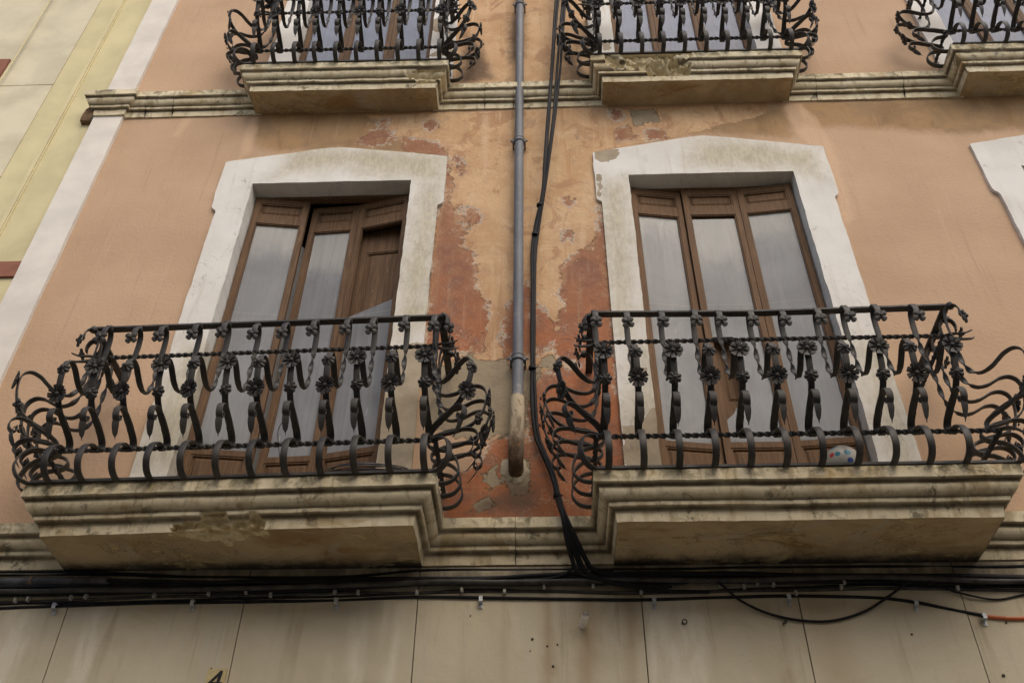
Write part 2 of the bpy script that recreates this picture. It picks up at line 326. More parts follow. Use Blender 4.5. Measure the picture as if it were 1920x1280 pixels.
M = dict(wall=mat_wall(), sur1=mat_surround(1.3), sur2=mat_surround(4.1), stone=mat_stone(), soffit=mat_stone(True), iron=mat_iron(),
         wood=mat_wood(), wood_dk=mat_wood((.12, .055, .025), (.06, .027, .013)), wood_lt=mat_wood((.165, .094, .048), (.108, .06, .03)), glass=mat_glass('low'), glass_up=mat_glass('up'), curtain=mat_curtain(),
         beige=mat_panel_wall(), pipe=mat_pipe(), elbow=mat_elbow(), ball=mat_ball(),
         pil=mat_simple('white_pilaster_paint', (.70, .655, .585), .85, .2, .07, 3, bump=.15),
         cable=mat_simple('black_cable', (.011, .011, .012), .65, .2, .3, 12),
         cable_gr=mat_simple('dusty_cable', (.05, .046, .04), .6, .35, .35, 12),
         conduit=mat_simple('grey_conduit', (.075, .075, .077), .55, .4, .35, 9),
         orange=mat_simple('orange_conduit', (.42, .10, .025), .5, .4, .1),
         clip=mat_simple('zinc_clip', (.42, .44, .45), .4, .5, .2, 40, .2),
         tie=mat_simple('pale_tie', (.38, .365, .33), .6, .3, .2, 40),
         pvc=mat_simple('white_plastic', (.80, .77, .70), .5, .4, .12, 20),
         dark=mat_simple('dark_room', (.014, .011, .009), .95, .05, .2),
         yellow=mat_simple('yellow_render', (.61, .54, .32), .88, .2, .08, 2.2, bump=.2),
         yellow_lt=mat_simple('pale_yellow_render', (.64, .565, .345), .88, .2, .06, 2, bump=.2),
         cream=mat_simple('cream_render', (.615, .56, .405), .88, .2, .09, 2, bump=.2),
         band=mat_simple('red_brown_band', (.27, .115, .075), .8, .25, .1, 5),
         joint=mat_simple('joint_mortar', (.50, .45, .325), .9, .1, .2),
         groove=mat_simple('groove_shadow', (.07, .06, .045), .9, .1, .2),
         tile=mat_simple('yellowed_tile', (.47, .38, .19), .5, .4, .12, 20),
         ink=mat_simple('black_paint', (.012, .012, .012), .5, .3, .1),
         steelwire=mat_simple('grey_wire', (.06, .062, .07), .4, .5, .3, 30, .3),
         road=mat_simple('pale_street_paving', (.34, .32, .28), .9, .2, .2, 6, bump=.3),
         pave=mat_simple('paving', (.36, .34, .30), .85, .2, .2, 4, bump=.3),
         opp=mat_simple('opposite_render', (.60, .53, .41), .88, .2, .1, 2),
         opwin=mat_simple('opposite_window', (.05, .05, .055), .2, .5, .2))

# ------------------------------------------------------------------ mesh helpers
def link(name, me, mats, parent=None, loc=None, rotz=None, smooth=None):
    o = bpy.data.objects.new(name, me); COL.objects.link(o)
    if mats is not None:
        for m in (mats if isinstance(mats, (list, tuple)) else [mats]): me.materials.append(m)
    if parent: o.parent = parent
    if loc is not None: o.location = loc
    if rotz is not None: o.rotation_euler.z = rotz
    if smooth is not None:
        me.polygons.foreach_set('use_smooth', [True]*len(me.polygons))
        me.set_sharp_from_angle(angle=R(smooth))
    return o
def tag(o, label=None, cat=None, group=None, kind=None):
    for k, v in (('label', label), ('category', cat), ('group', group), ('kind', kind)):
        if v: o[k] = v
    return o
def empty(name, loc, label, cat, group=None):
    o = bpy.data.objects.new(name, None); COL.objects.link(o); o.location = loc; o.empty_display_size = .1
    return tag(o, label, cat, group)

class MB:
    def __init__(s): s.v = []; s.f = []; s.mi = []
    def add(s, vs, fs, mi=0):
        b = len(s.v); s.v += [tuple(p) for p in vs]; s.f += [tuple(i+b for i in f) for f in fs]; s.mi += [mi]*len(fs)
    def box(s, x0, x1, y0, y1, z0, z1, mi=0):
        vs = [(x, y, z) for z in (z0, z1) for y in (y0, y1) for x in (x0, x1)]
        s.add(vs, [(0, 2, 3, 1), (4, 5, 7, 6), (0, 1, 5, 4), (2, 6, 7, 3), (0, 4, 6, 2), (1, 3, 7, 5)], mi)
    def tube(s, pts, r, n=8, cap=True, mi=0):
        pts = [Vector(p) for p in pts]; rs = r if isinstance(r, (list, tuple)) else [r]*len(pts)
        up = None; vs = []; fs = []
        for i, p in enumerate(pts):
            t = (pts[min(i+1, len(pts)-1)] - pts[max(i-1, 0)]).normalized()
            if up is None:
                up = t.orthogonal().normalized()
            up = (up - t*up.dot(t)).normalized(); bi = t.cross(up)
            for k in range(n):
                a = 2*math.pi*k/n; vs.append(p + (up*math.cos(a) + bi*math.sin(a))*rs[i])
        for i in range(len(pts)-1):
            for k in range(n):
                k2 = (k+1) % n; fs.append((i*n+k, i*n+k2, (i+1)*n+k2, (i+1)*n+k))
        if cap: fs.append(tuple(range(n-1, -1, -1))); fs.append(tuple((len(pts)-1)*n+k for k in range(n)))
        s.add(vs, fs, mi)
    def grid(s, P, mi=0, flip=False):
        h, w = len(P), len(P[0]); vs = [p for r in P for p in r]; fs = []
        for i in range(h-1):
            for j in range(w-1):
                q = (i*w+j, i*w+j+1, (i+1)*w+j+1, (i+1)*w+j); fs.append(q[::-1] if flip else q)
        s.add(vs, fs, mi)
    def ring(s, c, axis, R0, r, n=24, k=6, mi=0):
        axis = Vector(axis).normalized(); u = axis.orthogonal().normalized(); w = axis.cross(u)
        pts = [Vector(c) + (u*math.cos(2*math.pi*i/n) + w*math.sin(2*math.pi*i/n))*R0 for i in range(n+1)]
        s.tube(pts, r, k, False, mi)
    def mesh(s, name):
        me = bpy.data.meshes.new(name); me.from_pydata(s.v, [], s.f); me.polygons.foreach_set('material_index', s.mi); me.update(); return me
    def build(s, name, mats, parent=None, loc=None, rotz=None, smooth=None):
        return link(name, s.mesh(name), mats, parent, loc, rotz, smooth)

def catmull(pts, per=6):
    P = [Vector(p) for p in pts]; P = [P[0]*2-P[1]] + P + [P[-1]*2-P[-2]]; out = []
    for i in range(1, len(P)-2):
        for k in range(per):
            t = k/per; a, b, c, d = P[i-1], P[i], P[i+1], P[i+2]
            out.append(.5*((2*b) + (c-a)*t + (2*a-5*b+4*c-d)*t*t + (3*b-a-3*c+d)*t**3))
    out.append(P[-2].copy()); return out
def nz(p, s=1.0, o=0.0): return mnoise.noise(Vector((p[0]*s+o, p[1]*s+o*.7, p[2]*s-o)))
def set_attr(me, name, vals):
    a = me.attributes.new(name, 'FLOAT', 'POINT'); a.data.foreach_set('value', np.asarray(vals, dtype=np.float32))

def strip(mb, path, width, thick, twist=None):
    """flat bar bent in the y-z plane: path of (d, z); width along x; optional twist angle per sample"""
    n = len(path); vs = []; fs = []
    for i, p in enumerate(path):
        a = path[max(i-1, 0)]; b = path[min(i+1, n-1)]
        t = Vector((0, -(b[0]-a[0]), b[1]-a[1])).normalized(); nn = Vector((1, 0, 0)).cross(t)
        tw = twist[i] if twist else 0
        ex = Vector((1, 0, 0))*math.cos(tw) + nn*math.sin(tw); ey = -Vector((1, 0, 0))*math.sin(tw) + nn*math.cos(tw)
        c = Vector((0, -p[0], p[1])); w = width[i] if isinstance(width, list) else width; th = thick[i] if isinstance(thick, list) else thick
        # section with a slight rib in the middle of both faces
        for sx, sy in ((-1, -.7), (-.75, -1), (0, -1.15), (.75, -1), (1, -.7), (1, .7), (.75, 1), (0, 1.15), (-.75, 1), (-1, .7)):
            vs.append(c + ex*(w/2*sx) + ey*(th/2*sy))
    k = 10
    for i in range(n-1):
        for j in range(k):
            j2 = (j+1) % k; fs.append((i*k+j, i*k+j2, (i+1)*k+j2, (i+1)*k+j))
    fs.append(tuple(range(k-1, -1, -1))); fs.append(tuple((n-1)*k+j for j in range(k)))
    mb.add(vs, fs)

def flower(mb, petals, R0, gap, cup, thick=.004, button=.011, notch=0.0, round_=False):
    """rosette lying in the x-z plane, facing -y"""
    na = petals*10; nr = 6; front = []; back = []
    for i in range(nr+1):
        fr = i/nr; rowf = []; rowb = []
        for k in range(na):
            a = 2*math.pi*k/na; ph = (a*petals/(2*math.pi)) % 1.0
            u = abs(ph-.5)*2                      # 0 mid petal, 1 between
            prof = (1-u**3.5) if round_ else min(1, 1.25*(1-u**5))
            rad = R0*(gap + (1-gap)*prof) * (1 - notch*max(0, 1-u*4))
            r = rad*fr
            y = -cup*(fr**2)*R0 - (.10*R0*math.sin(fr*math.pi)*(1-u*1.2))
            rowf.append((r*math.cos(a), y-thick/2, r*math.sin(a))); rowb.append((r*math.cos(a), y+thick/2, r*math.sin(a)))
        front.append(rowf); back.append(rowb)
    vs = [p for r in front for p in r] + [p for r in back for p in r]; fs = []
    off = (nr+1)*na
    for i in range(nr):
        for k in range(na):
            k2 = (k+1) % na
            fs.append((i*na+k, i*na+k2, (i+1)*na+k2, (i+1)*na+k)); fs.append((off+i*na+k, off+(i+1)*na+k, off+(i+1)*na+k2, off+i*na+k2))
    for k in range(na):
        k2 = (k+1) % na; fs.append((nr*na+k, nr*na+k2, off+nr*na+k2, off+nr*na+k))
    mb.add(vs, fs)
    # button
    n = 10; vs = []; fs = []
    for i in range(5):
        t = i/4*math.pi/2
        for k in range(n):
            a = 2*math.pi*k/n; vs.append((button*math.cos(t)*math.cos(a), -thick-button*.9*math.sin(t)-.002, button*math.cos(t)*math.sin(a)))
    for i in range(4):
        for k in range(n):
            fs.append((i*n+k, i*n+(k+1) % n, (i+1)*n+(k+1) % n, (i+1)*n+k))
    mb.add(vs, fs)

# ------------------------------------------------------------------ signed fields for the paint layers
def sdf(poly, X, Z):
    """positive inside, metres"""
    P = np.array(poly); Q = np.roll(P, -1, 0); d2 = np.full(X.shape, 1e9); ins = np.zeros(X.shape, bool)
    for (x0, z0), (x1, z1) in zip(P, Q):
        ex, ez = x1-x0, z1-z0; wx, wz = X-x0, Z-z0
        t = np.clip((wx*ex+wz*ez)/(ex*ex+ez*ez+1e-12), 0, 1); d2 = np.minimum(d2, (wx-ex*t)**2+(wz-ez*t)**2)
        c = ((z0 > Z) != (z1 > Z)); xi = ex*(Z-z0)/(ez if abs(ez) > 1e-9 else 1e-9)+x0; ins ^= c & (X < xi)
    d = np.sqrt(d2); return np.where(ins, d, -d)
def px(pts, ox=0, oy=0, k=1.0):
    out = []
    for a, b in pts:
        p = W(ox+a/k, oy+b/k); out.append((p.x, p.z))
    return out
Z7 = dict(ox=780, oy=200, k=2.56); Z8 = dict(ox=780, oy=600, k=2.56)
RED = [px([(150, 200), (172, 300), (165, 400), (175, 480), (215, 540), (240, 580), (230, 660), (270, 690), (300, 780), (290, 860), (310, 900), (335, 950), (340, 1010), (335, 1100), (330, 1190), (200, 1180), (40, 1180), (60, 900), (80, 650), (95, 490), (128, 470), (140, 300)], **Z7),
       px([(440, 930), (470, 900), (530, 850), (560, 900), (560, 1180), (440, 1200), (410, 1130), (405, 1060)], **Z7),
       px([(700, 760), (760, 700), (830, 680), (870, 600), (855, 500), (880, 470), (910, 560), (930, 800), (950, 1000), (960, 1250), (690, 1230), (650, 1150), (680, 1050), (700, 980), (680, 900)], **Z7),
       px([(570, 930), (640, 1000), (680, 1050), (650, 1150), (580, 1190), (560, 1100)], **Z7),
       px([(100, 790), (100, 1000), (1000, 1000), (1020, 700), (1000, 500), (960, 150), (860, 210), (640, 225), (590, 250), (560, 300), (530, 400), (530, 560), (370, 570), (330, 640), (240, 720)], **Z8),
       px([(668, 262), (700, 243), (735, 247), (745, 266), (700, 274)]), px([(757, 256), (800, 264), (838, 274), (838, 298), (785, 290), (752, 278)]), px([(696, 228), (728, 222), (738, 233), (712, 238)]), px([(790, 226), (815, 222), (822, 240), (798, 244)]), px([(1148, 244), (1182, 234), (1190, 256), (1160, 268)]), px([(1205, 246), (1250, 240), (1246, 260), (1212, 265)]), px([(1140, 205), (1165, 204), (1170, 225), (1148, 228)]),
       px([(200, 460), (250, 480), (325, 520), (300, 560), (250, 540), (205, 490)], **Z7), px([(180, 230), (225, 240), (240, 330), (205, 340)], **Z7),
       px([(690, 440), (740, 420), (760, 470), (720, 500)], **Z7), px([(700, 590), (760, 600), (740, 640), (700, 630)], **Z7)]
GREY = [px([(170, 200), (260, 165), (330, 190), (440, 190), (470, 240), (540, 230), (600, 200), (650, 160), (690, 200), (680, 235), (600, 240), (580, 290), (530, 330), (530, 545), (440, 545), (350, 575), (200, 560), (110, 520), (60, 520), (20, 400), (40, 250)], **Z8),
        px([(415, 740), (440, 690), (540, 650), (570, 700), (560, 770), (520, 830), (460, 830)], **Z8),
        px([(250, 900), (330, 850), (350, 800), (320, 740), (390, 700), (400, 780), (360, 830), (370, 890), (310, 920)], **Z8),
        px([(1175, 205), (1225, 205), (1240, 228), (1190, 236)])]
OCH = [px([(690, 215), (1440, 195), (1440, 215), (1300, 250), (1110, 290), (1140, 480), (1160, 700), (800, 700), (815, 420), (838, 330), (838, 290), (760, 275)]),
       px([(850, -60), (1100, -60), (1105, 165), (846, 165)])]
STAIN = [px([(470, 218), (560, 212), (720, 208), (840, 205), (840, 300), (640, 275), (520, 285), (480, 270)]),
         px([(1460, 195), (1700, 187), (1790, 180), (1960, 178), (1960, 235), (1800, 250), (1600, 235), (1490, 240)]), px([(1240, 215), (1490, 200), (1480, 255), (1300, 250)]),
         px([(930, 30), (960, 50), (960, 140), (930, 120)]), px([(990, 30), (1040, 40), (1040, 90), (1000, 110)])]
PALE = [px([(1466, 196), (1500, 194), (1530, 225), (1562, 275), (1600, 410), (1585, 420), (1556, 330), (1530, 282), (1490, 245)]), px([(345, 222), (362, 222), (335, 258), (322, 256)]), px([(470, 222), (485, 220), (470, 290), (445, 300)]), px([(905, 215), (918, 215), (912, 330), (905, 330)])]
SOOT = [px([(870, 60), (900, 80), (930, 150), (860, 158)]), px([(1055, 80), (1085, 110), (1105, 155), (1060, 150)]), px([(950, 40), (985, 20), (985, 110), (955, 120)]),
        px([(880, 960), (960, 900), (1000, 905), (1010, 960)])]
def field(polys, X, Z, k=.12):
    f = np.full(X.shape, -1.0)
    for p in polys: f = np.maximum(f, np.clip(sdf(p, X, Z)/k, -1, 1))
    return f

# ================================================================== LARGE STRUCTURE
ZB, ZT = 4.066, 4.29                  # underside / top of the first-floor balconies
UP = 3.945                            # storey height
house = empty('town_house', (0, 0, 0), 'peach plastered house front with white window surrounds and peeling orange paint round a drainpipe', 'house')

# window geometry: (centre, half opening)
WIN = {'w1': (-1.49, .569), 'w2': (1.199, .577), 'u1': (-1.46, .569), 'u2': (1.20, .577), 'w3': (3.93, .577), 'u3': (3.93, .577)}
OPEN_TOP = 7.14
def build_wall():
    x0, x1, z0, z1 = -3.3, 6.0, 4.0, 12.2; st = .025
    nx, nzv = int((x1-x0)/st), int((z1-z0)/st)
    xs = np.linspace(x0, x1, nx+1); zs = np.linspace(z0, z1, nzv+1)
    X, Z = np.meshgrid(xs, zs); X = X.ravel(); Z = Z.ravel()
    Y = np.array([nz((a, 0, b), 1.3)*.006 + nz((a, 3, b), 6)*.0012 for a, b in zip(X, Z)])
    holes = []
    for k, (c, h) in WIN.items():
        up = k.startswith('u'); holes.append((c-h-.07, c+h+.07, 4.0 if not up else ZT+UP-.1, OPEN_TOP+.08 + (UP if up else 0)))
    keep = []; w = nx+1
    for j in range(nzv):
        for i in range(nx):
            cx, cz = (xs[i]+xs[i+1])/2, (zs[j]+zs[j+1])/2
            if any(a < cx < b and c < cz < d for a, b, c, d in holes): continue
            keep.append((j*w+i, j*w+i+1, (j+1)*w+i+1, (j+1)*w+i))
    me = bpy.data.meshes.new('wall'); me.from_pydata(np.stack([X, Y, Z], 1).tolist(), [], keep)
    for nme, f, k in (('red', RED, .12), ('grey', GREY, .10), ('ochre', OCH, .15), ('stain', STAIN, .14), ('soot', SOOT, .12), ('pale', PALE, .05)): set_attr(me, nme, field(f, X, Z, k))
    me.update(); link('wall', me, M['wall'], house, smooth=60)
build_wall()

# ---- ground floor rendered panels with vertical joints
def build_ground_floor():
    seams = [-3.3, -2.368, -1.493, -.637, .452, 1.2055, 1.9825, 2.75, 3.6, 4.4, 5.2, 6.0]
    mb = MB(); drip = []; rust = []
    for a, b in zip(seams[:-1], seams[1:]):
        n = max(2, int((b-a-.005)/.03)); m = 44
        P = [[(a+.0025+(b-a-.005)*i/n, -.014+nz((a*9+i*.03, 0, j*.03), 1.5)*.003, 2.75+(4.062-2.75)*j/m) for i in range(n+1)] for j in range(m+1)]
        mb.grid(P)
        for s_, xx in ((0, a+.0025), (1, b-.0025)):
            mb.add([(xx, -.014, 2.75), (xx, .02, 2.75), (xx, .02, 4.062), (xx, -.014, 4.062)], [(0, 1, 2, 3) if s_ == 0 else (3, 2, 1, 0)])
    mb.box(-3.3, 6.0, .012, .03, 2.75, 4.06, 1)
    me = mb.mesh('ground_floor_wall')
    V = np.array(mb.v); X, Z = V[:, 0], V[:, 2]
    wob = np.array([nz((a, 0, b*.25), 9) for a, b in zip(X, Z)])
    dr = np.zeros(len(X))
    for c, w_, zt, zb in ((W(170, 1200).x, .05, 3.9, 3.3), (W(618, 1200).x, .018, 3.88, 3.4), (W(672, 1200).x, .04, 3.88, 3.3), (W(720, 1200).x, .022, 3.9, 3.6), (W(740, 1200).x, .03, 3.87, 3.3),
                          (W(30, 1200).x, .07, 3.95, 3.3), (1.2055-.63, .12, 3.95, 3.2), (1.2055-.52, .06, 3.95, 3.2)):
        dr = np.maximum(dr, np.clip((w_-np.abs(X-c-wob*.02))/.012, 0, 1)*np.clip((zt-Z)/.02, 0, 1)*np.clip((Z-zb)/.2, 0, 1)*.8)
    ru = np.zeros(len(X))
    for c, w_, k in ((W(1025, 1200).x, .05, .55), (W(1100, 1220).x, .07, .6), (W(1180, 1220).x, .05, .5), (W(1560, 1220).x, .16, .35), (W(950, 1220).x, .03, .3)):
        ru = np.maximum(ru, np.clip(1-np.abs(X-c-wob*.03)/w_, 0, 1)*k)
    set_attr(me, 'drip', dr); set_attr(me, 'rust', ru)
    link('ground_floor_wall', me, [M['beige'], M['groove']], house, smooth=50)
    mb = MB(); mb.box(-3.3, 6.0, -.05, .02, 0, 2.747); mb.build('shop_front_wall', M['beige'], house)
build_ground_floor()

# ---- mouldings: profile of (inset from the top edge, height under the top)
def moulding(total_in, hgt):
    k = total_in/.105; h = hgt/.225
    pr = [(0, 0), (.0, -.02), (0, -.045), (0, -.062), (.004, -.066), (.016, -.070), (.022, -.074), (.024, -.080), (.024, -.092), (.028, -.104), (.036, -.116), (.048, -.126), (.060, -.131),
          (.066, -.134), (.066, -.142), (.067, -.152), (.068, -.156), (.076, -.160), (.088, -.163), (.096, -.166), (.098, -.172)] + [(.099+.006*i/8, -.178-.047*i/8) for i in range(9)]
    return [(a*k, b*h) for a, b in pr]
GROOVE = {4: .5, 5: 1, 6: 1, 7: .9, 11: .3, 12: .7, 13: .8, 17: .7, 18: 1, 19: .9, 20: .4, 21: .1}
TOP = {0: 1, 1: .9, 2: .55, 3: .3}
def sweep_path(name, path_fn, ns, prof, ztop, parent, chips=(), amp=.0035, seed=0, ends=True):
    """path_fn(inset, s) -> (x, y); builds the moulding as one fine mesh with worn edges"""
    vs = []; top = []; gro = []; chip = []
    m = len(prof)
    for i in range(ns+1):
        s = i/ns
        for j, (ins, dz) in enumerate(prof):
            x, y = path_fn(ins, s); z = ztop+dz; c = 0
            for (xa, xb, za, zb, push, lift) in chips:
                if xa < x < xb and za < z < zb and y < -.12:
                    u = (x-(xa+xb)/2)/((xb-xa)/2); v = (z-(za+zb)/2)/((zb-za)/2)
                    e = 1.1-(abs(u)**1.8+.7*abs(v)**2) + 1.3*nz((x, 0, z), 9, 3) + .8*nz((x, 0, z), 28, 1)
                    e = max(0, min(1, e*2)); f_ = .75+.5*nz((x, 0, z), 24, 8)+.3*nz((x, 0, z), 60, 8)
                    c = max(c, e); y += push*e*f_; z += lift*e*f_
            p = (x, y, z)
            w = amp*(nz(p, 5, seed)+.7*nz(p, 17, seed+5)+.4*nz(p, 45, seed))
            x2, y2 = path_fn(ins+w*1.0, s)
            vs.append((x2, y2 + (y-path_fn(ins, s)[1]), z + amp*.7*nz(p, 8, seed+9) + amp*.6*nz((x*.3, y*.3, 0), 4, seed)))
            top.append(TOP.get(j, 0)); gro.append(GROOVE.get(j, 0)); chip.append(c)
    fs = [(i*m+j, i*m+j+1, (i+1)*m+j+1, (i+1)*m+j) for i in range(ns) for j in range(m-1)]
    if ends:
        fs.append(tuple(range(m))); fs.append(tuple(ns*m+j for j in range(m-1, -1, -1)))
    return vs, fs, top, gro, chip

def build_slab(xl, xr, dl, dr, ztop, hgt, tin, chips=(), seed=0, soot=1.0):
    prof = moulding(tin, hgt)
    def path(ins, s):
        per = [dl, xr-xl, dr]; L = sum(per); t = s*L
        fl, fr = -(dl-ins), -(dr-ins); a, b = xl+ins, xr-ins
        if t <= dl: u = t/dl; return (a, fl*u + .02*(1-u))
        if t <= dl+xr-xl: u = (t-dl)/(xr-xl); return (a+(b-a)*u, fl+(fr-fl)*u)
        u = (t-dl-(xr-xl))/dr; return (b, fr*(1-u)+.02*u)
        # put samples exactly on the corners
    L = dl+dr+xr-xl; c1 = dl/L; c2 = (dl+xr-xl)/L
    ss = list(np.linspace(0, c1, 18)[:-1]) + list(np.linspace(c1, c2, 210)[:-1]) + list(np.linspace(c2, 1, 18))
    pf = lambda ins, s: path(ins, ss[int(round(s*(len(ss)-1)))])
    vs, fs, top, gro, chip = sweep_path('slab', pf, len(ss)-1, prof, ztop, house, chips, seed=seed, ends=False)
    mb = MB(); mb.add(vs, fs); na = len(mb.v)
    # underside
    zb = ztop-hgt; e = tin+.0015; n, m = 80, 22
    def under(u, v):
        x = xl+e+(xr-xl-2*e)*u; y = .015 + (-(dl+(dr-dl)*u-e)-.015)*v
        z = zb+.0015+abs(nz((x, y, 0), 3, seed))*.006*min(1, 8*min(u, 1-u, v, 1.02-v)) + nz((x, y, 1), 11, seed)*.0025*min(1, 8*min(u, 1-u, 1.001-v))
        for (xa, xb, za, zb_, push, lift) in chips:
            if xa < x < xb and za < zb+.01 and v > .8:
                ee = min(1, (x-xa)/.05, (xb-x)/.05)*((v-.8)/.2)**.5*(.6+.5*nz((x, y, 0), 14, 2)); z += lift*.9*ee
        return (x, y, z)
    mb.grid([[under(i/n, j/m) for i in range(n+1)] for j in range(m+1)], 1, True)
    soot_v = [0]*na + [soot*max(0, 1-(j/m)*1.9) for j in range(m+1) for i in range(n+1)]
    for j in range(m+1):
        for i in range(n+1):
            x, y, z = under(i/n, j/m); cv = 0
            for (xa, xb, za, zb_, push, lift) in chips:
                u = (x-(xa+xb)/2)/((xb-xa)/2); dv = (1-j/m)*(dl+dr)/2/.15
                cv = max(cv, min(1, max(0, 1.05-abs(u)**1.8-dv**1.5+1.0*nz((x, y, 0), 11, 3)+.5*nz((x, y, 0), 30, 2))*1.4)) if za < ztop-hgt else cv
            chip.append(cv)
    # deck
    mb.add([(xl+.004, .02, ztop-.004), (xr-.004, .02, ztop-.004), (xr-.004, -dr+.004, ztop-.004), (xl+.004, -dl+.004, ztop-.004)], [(3, 2, 1, 0)])
    me = mb.mesh('balcony_slab'); pad = len(mb.v)-na
    set_attr(me, 'top', top+[0]*pad); set_attr(me, 'groove', gro+[0]*pad); set_attr(me, 'chip', chip+[0]*4); set_attr(me, 'soot', soot_v+[0]*4)
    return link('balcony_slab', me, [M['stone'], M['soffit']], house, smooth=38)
xa, xb = W(335, 1000, .42).x, W(470, 1000, .42).x
SL = {'w1': (-2.553, -.523, .452, .512), 'w2': (.225, 2.222, .515, .522), 'u1': (-2.29, -.69, .305, .295), 'u2': (.395, 1.99, .305, .30), 'u3': (3.10, 4.76, .31, .31), 'w3': (2.96, 4.95, .52, .52)}
UZT, UZB = 8.245, 8.01
build_slab(*SL['w1'], ZT, ZT-ZB, .105, [(xa-.06, xb+.08, 4.00, 4.15, .04, .012)], 1)
build_slab(*SL['w2'], ZT, ZT-ZB, .105, [], 2)
build_slab(*SL['w3'], ZT, ZT-ZB, .105, [], 6)
build_slab(*SL['u1'], UZT, UZT-UZB, .088, [(W(760, 150, .25).x, -.67, 8.06, 8.16, .03, .01)], 3, .35)
build_slab(*SL['u2'], UZT, UZT-UZB, .088, [(W(1135, 120, .28).x, W(1300, 120, .28).x, 8.10, 8.26, .045, -.01), (W(1212, 120, .28).x, W(1295, 120, .28).x, 8.06, 8.19, .05, 0)], 4, .35)
build_slab(*SL['u3'], UZT, UZT-UZB, .088, [], 5, .35)

def build_course(x0, x1, ztop, hgt, dtop, tin, seed):
    prof = moulding(tin, hgt); ns = max(6, int((x1-x0)/.02))
    vs, fs, top, gro, chip = sweep_path('c', lambda ins, s: (x0+(x1-x0)*s, -(dtop-ins)), ns, prof, ztop, house, seed=seed)
    mb = MB(); mb.add(vs, fs); m = len(prof)
    n0 = len(mb.v)
    mb.add([(x0, .02, ztop-.003), (x1, .02, ztop-.003), (x1, -dtop+.003, ztop-.003), (x0, -dtop+.003, ztop-.003)], [(3, 2, 1, 0)])
    zb = ztop-hgt+.001
    mb.add([(x0, .02, zb), (x1, .02, zb), (x1, -(dtop-tin)+.001, zb), (x0, -(dtop-tin)+.001, zb)], [(0, 1, 2, 3)])
    me = mb.mesh('string_course'); set_attr(me, 'top', top+[.3]*8); set_attr(me, 'groove', gro+[0]*8); set_attr(me, 'chip', chip+[0]*8)
    return link('string_course', me, M['stone'], house, smooth=38)
LZ = ZT-.004
for i, (a, b) in enumerate(((-3.46, -2.40), (-.67, -.16), (-.157, .37), (2.05, 3.2), (3.203, 6.0))): build_course(a, b, LZ, .215, .118, .10, 11+i)
for i, (a, b) in enumerate(((-3.23, -3.075), (-3.072, -2.86), (-2.857, -2.15), (-.82, -.42), (-.417, -.20), (-.197, .12), (.123, .52), (1.86, 2.12), (2.123, 2.78), (2.783, 3.22), (4.6, 6.0))):
    build_course(a, b, 8.228, .222, .098, .085, 31+i)

# ---- pilaster and its capital
def build_pilaster(z0, z1):
    mb = MB(); m = int((z1-z0)/.06); n = 6
    x0, x1 = -3.468, -3.238
    e = lambda z, o: nz((0, 0, z), 4, o)*.004 + nz((0, 0, z), 15, o)*.0015
    P = [[(x0+e(z, 1)+(x1-x0+e(z, 2)-e(z, 1))*i/n, -.028, z) for i in range(n+1)] for z in (z0+(z1-z0)*j/m for j in range(m+1))]
    mb.grid(P)
    mb.grid([[(r[-1][0], -.028, r[-1][2]), (r[-1][0]+.002, .02, r[-1][2])] for r in P]); mb.grid([[(r[0][0], .12, r[0][2]), (r[0][0], -.028, r[0][2])] for r in P])
    mb.build('pilaster', M['pil'], house, smooth=40)
build_pilaster(4.07, 8.02); build_pilaster(8.2, 12.2)
def build_capital():
    prof = moulding(.085, .215); xl, xr, d = -3.555, -3.145, .128
    def path(ins, s):
        fr = -(d-ins); a, b = xl+ins, xr-ins
        if s < 1/3: u = s*3; return (a, fr*u+.1*(1-u))
        if s < 2/3: u = s*3-1; return (a+(b-a)*u, fr)
        u = s*3-2; return (b, fr*(1-u)+.02*u)
    vs, fs, top, gro, chip = sweep_path('cap', path, 48, prof, 8.222, house, seed=71, ends=False)
    mb = MB(); mb.add(vs, fs)
    mb.add([(xl+.003, .1, 8.219), (xr-.003, .1, 8.219), (xr-.003, -d+.003, 8.219), (xl+.003, -d+.003, 8.219)], [(3, 2, 1, 0)])
    zb = 8.008; mb.add([(xl+.086, .1, zb), (xr-.086, .1, zb), (xr-.086, -d+.086, zb), (xl+.086, -d+.086, zb)], [(0, 1, 2, 3)])
    me = mb.mesh('capital'); k = 8
    set_attr(me, 'top', top+[.3]*k); set_attr(me, 'groove', gro+[0]*k); set_attr(me, 'chip', chip+[0]*k)
    link('pilaster_capital', me, M['stone'], house, smooth=38)
    # broken stub of the old moulding on the party wall side
    mb = MB(); P = []
    for j in range(7):
        row = []
        for i in range(7):
            u, v = i/6, j/6; x = -3.56+.085*u; z = 7.985+.115*v
            row.append((x - (1-v)*.02, -.012-.05*v*(1-abs(u-.6))-.012*nz((x, 0, z), 30), z))
        P.append(row)
    mb.grid(P); mb.add([P[0][0], P[0][6], (-3.475, .05, 7.985), (-3.58, .05, 7.985)], [(3, 2, 1, 0)]); mb.add([P[0][0], (-3.58, .05, 7.985), (-3.56, .05, 8.1), P[6][0]], [(0, 1, 2, 3)])
    mb.build('broken_moulding', mat_simple('broken_brown_stone', (.21, .13, .075), .9, .2, .3, 15, bump=.5), house, smooth=30)
build_capital()

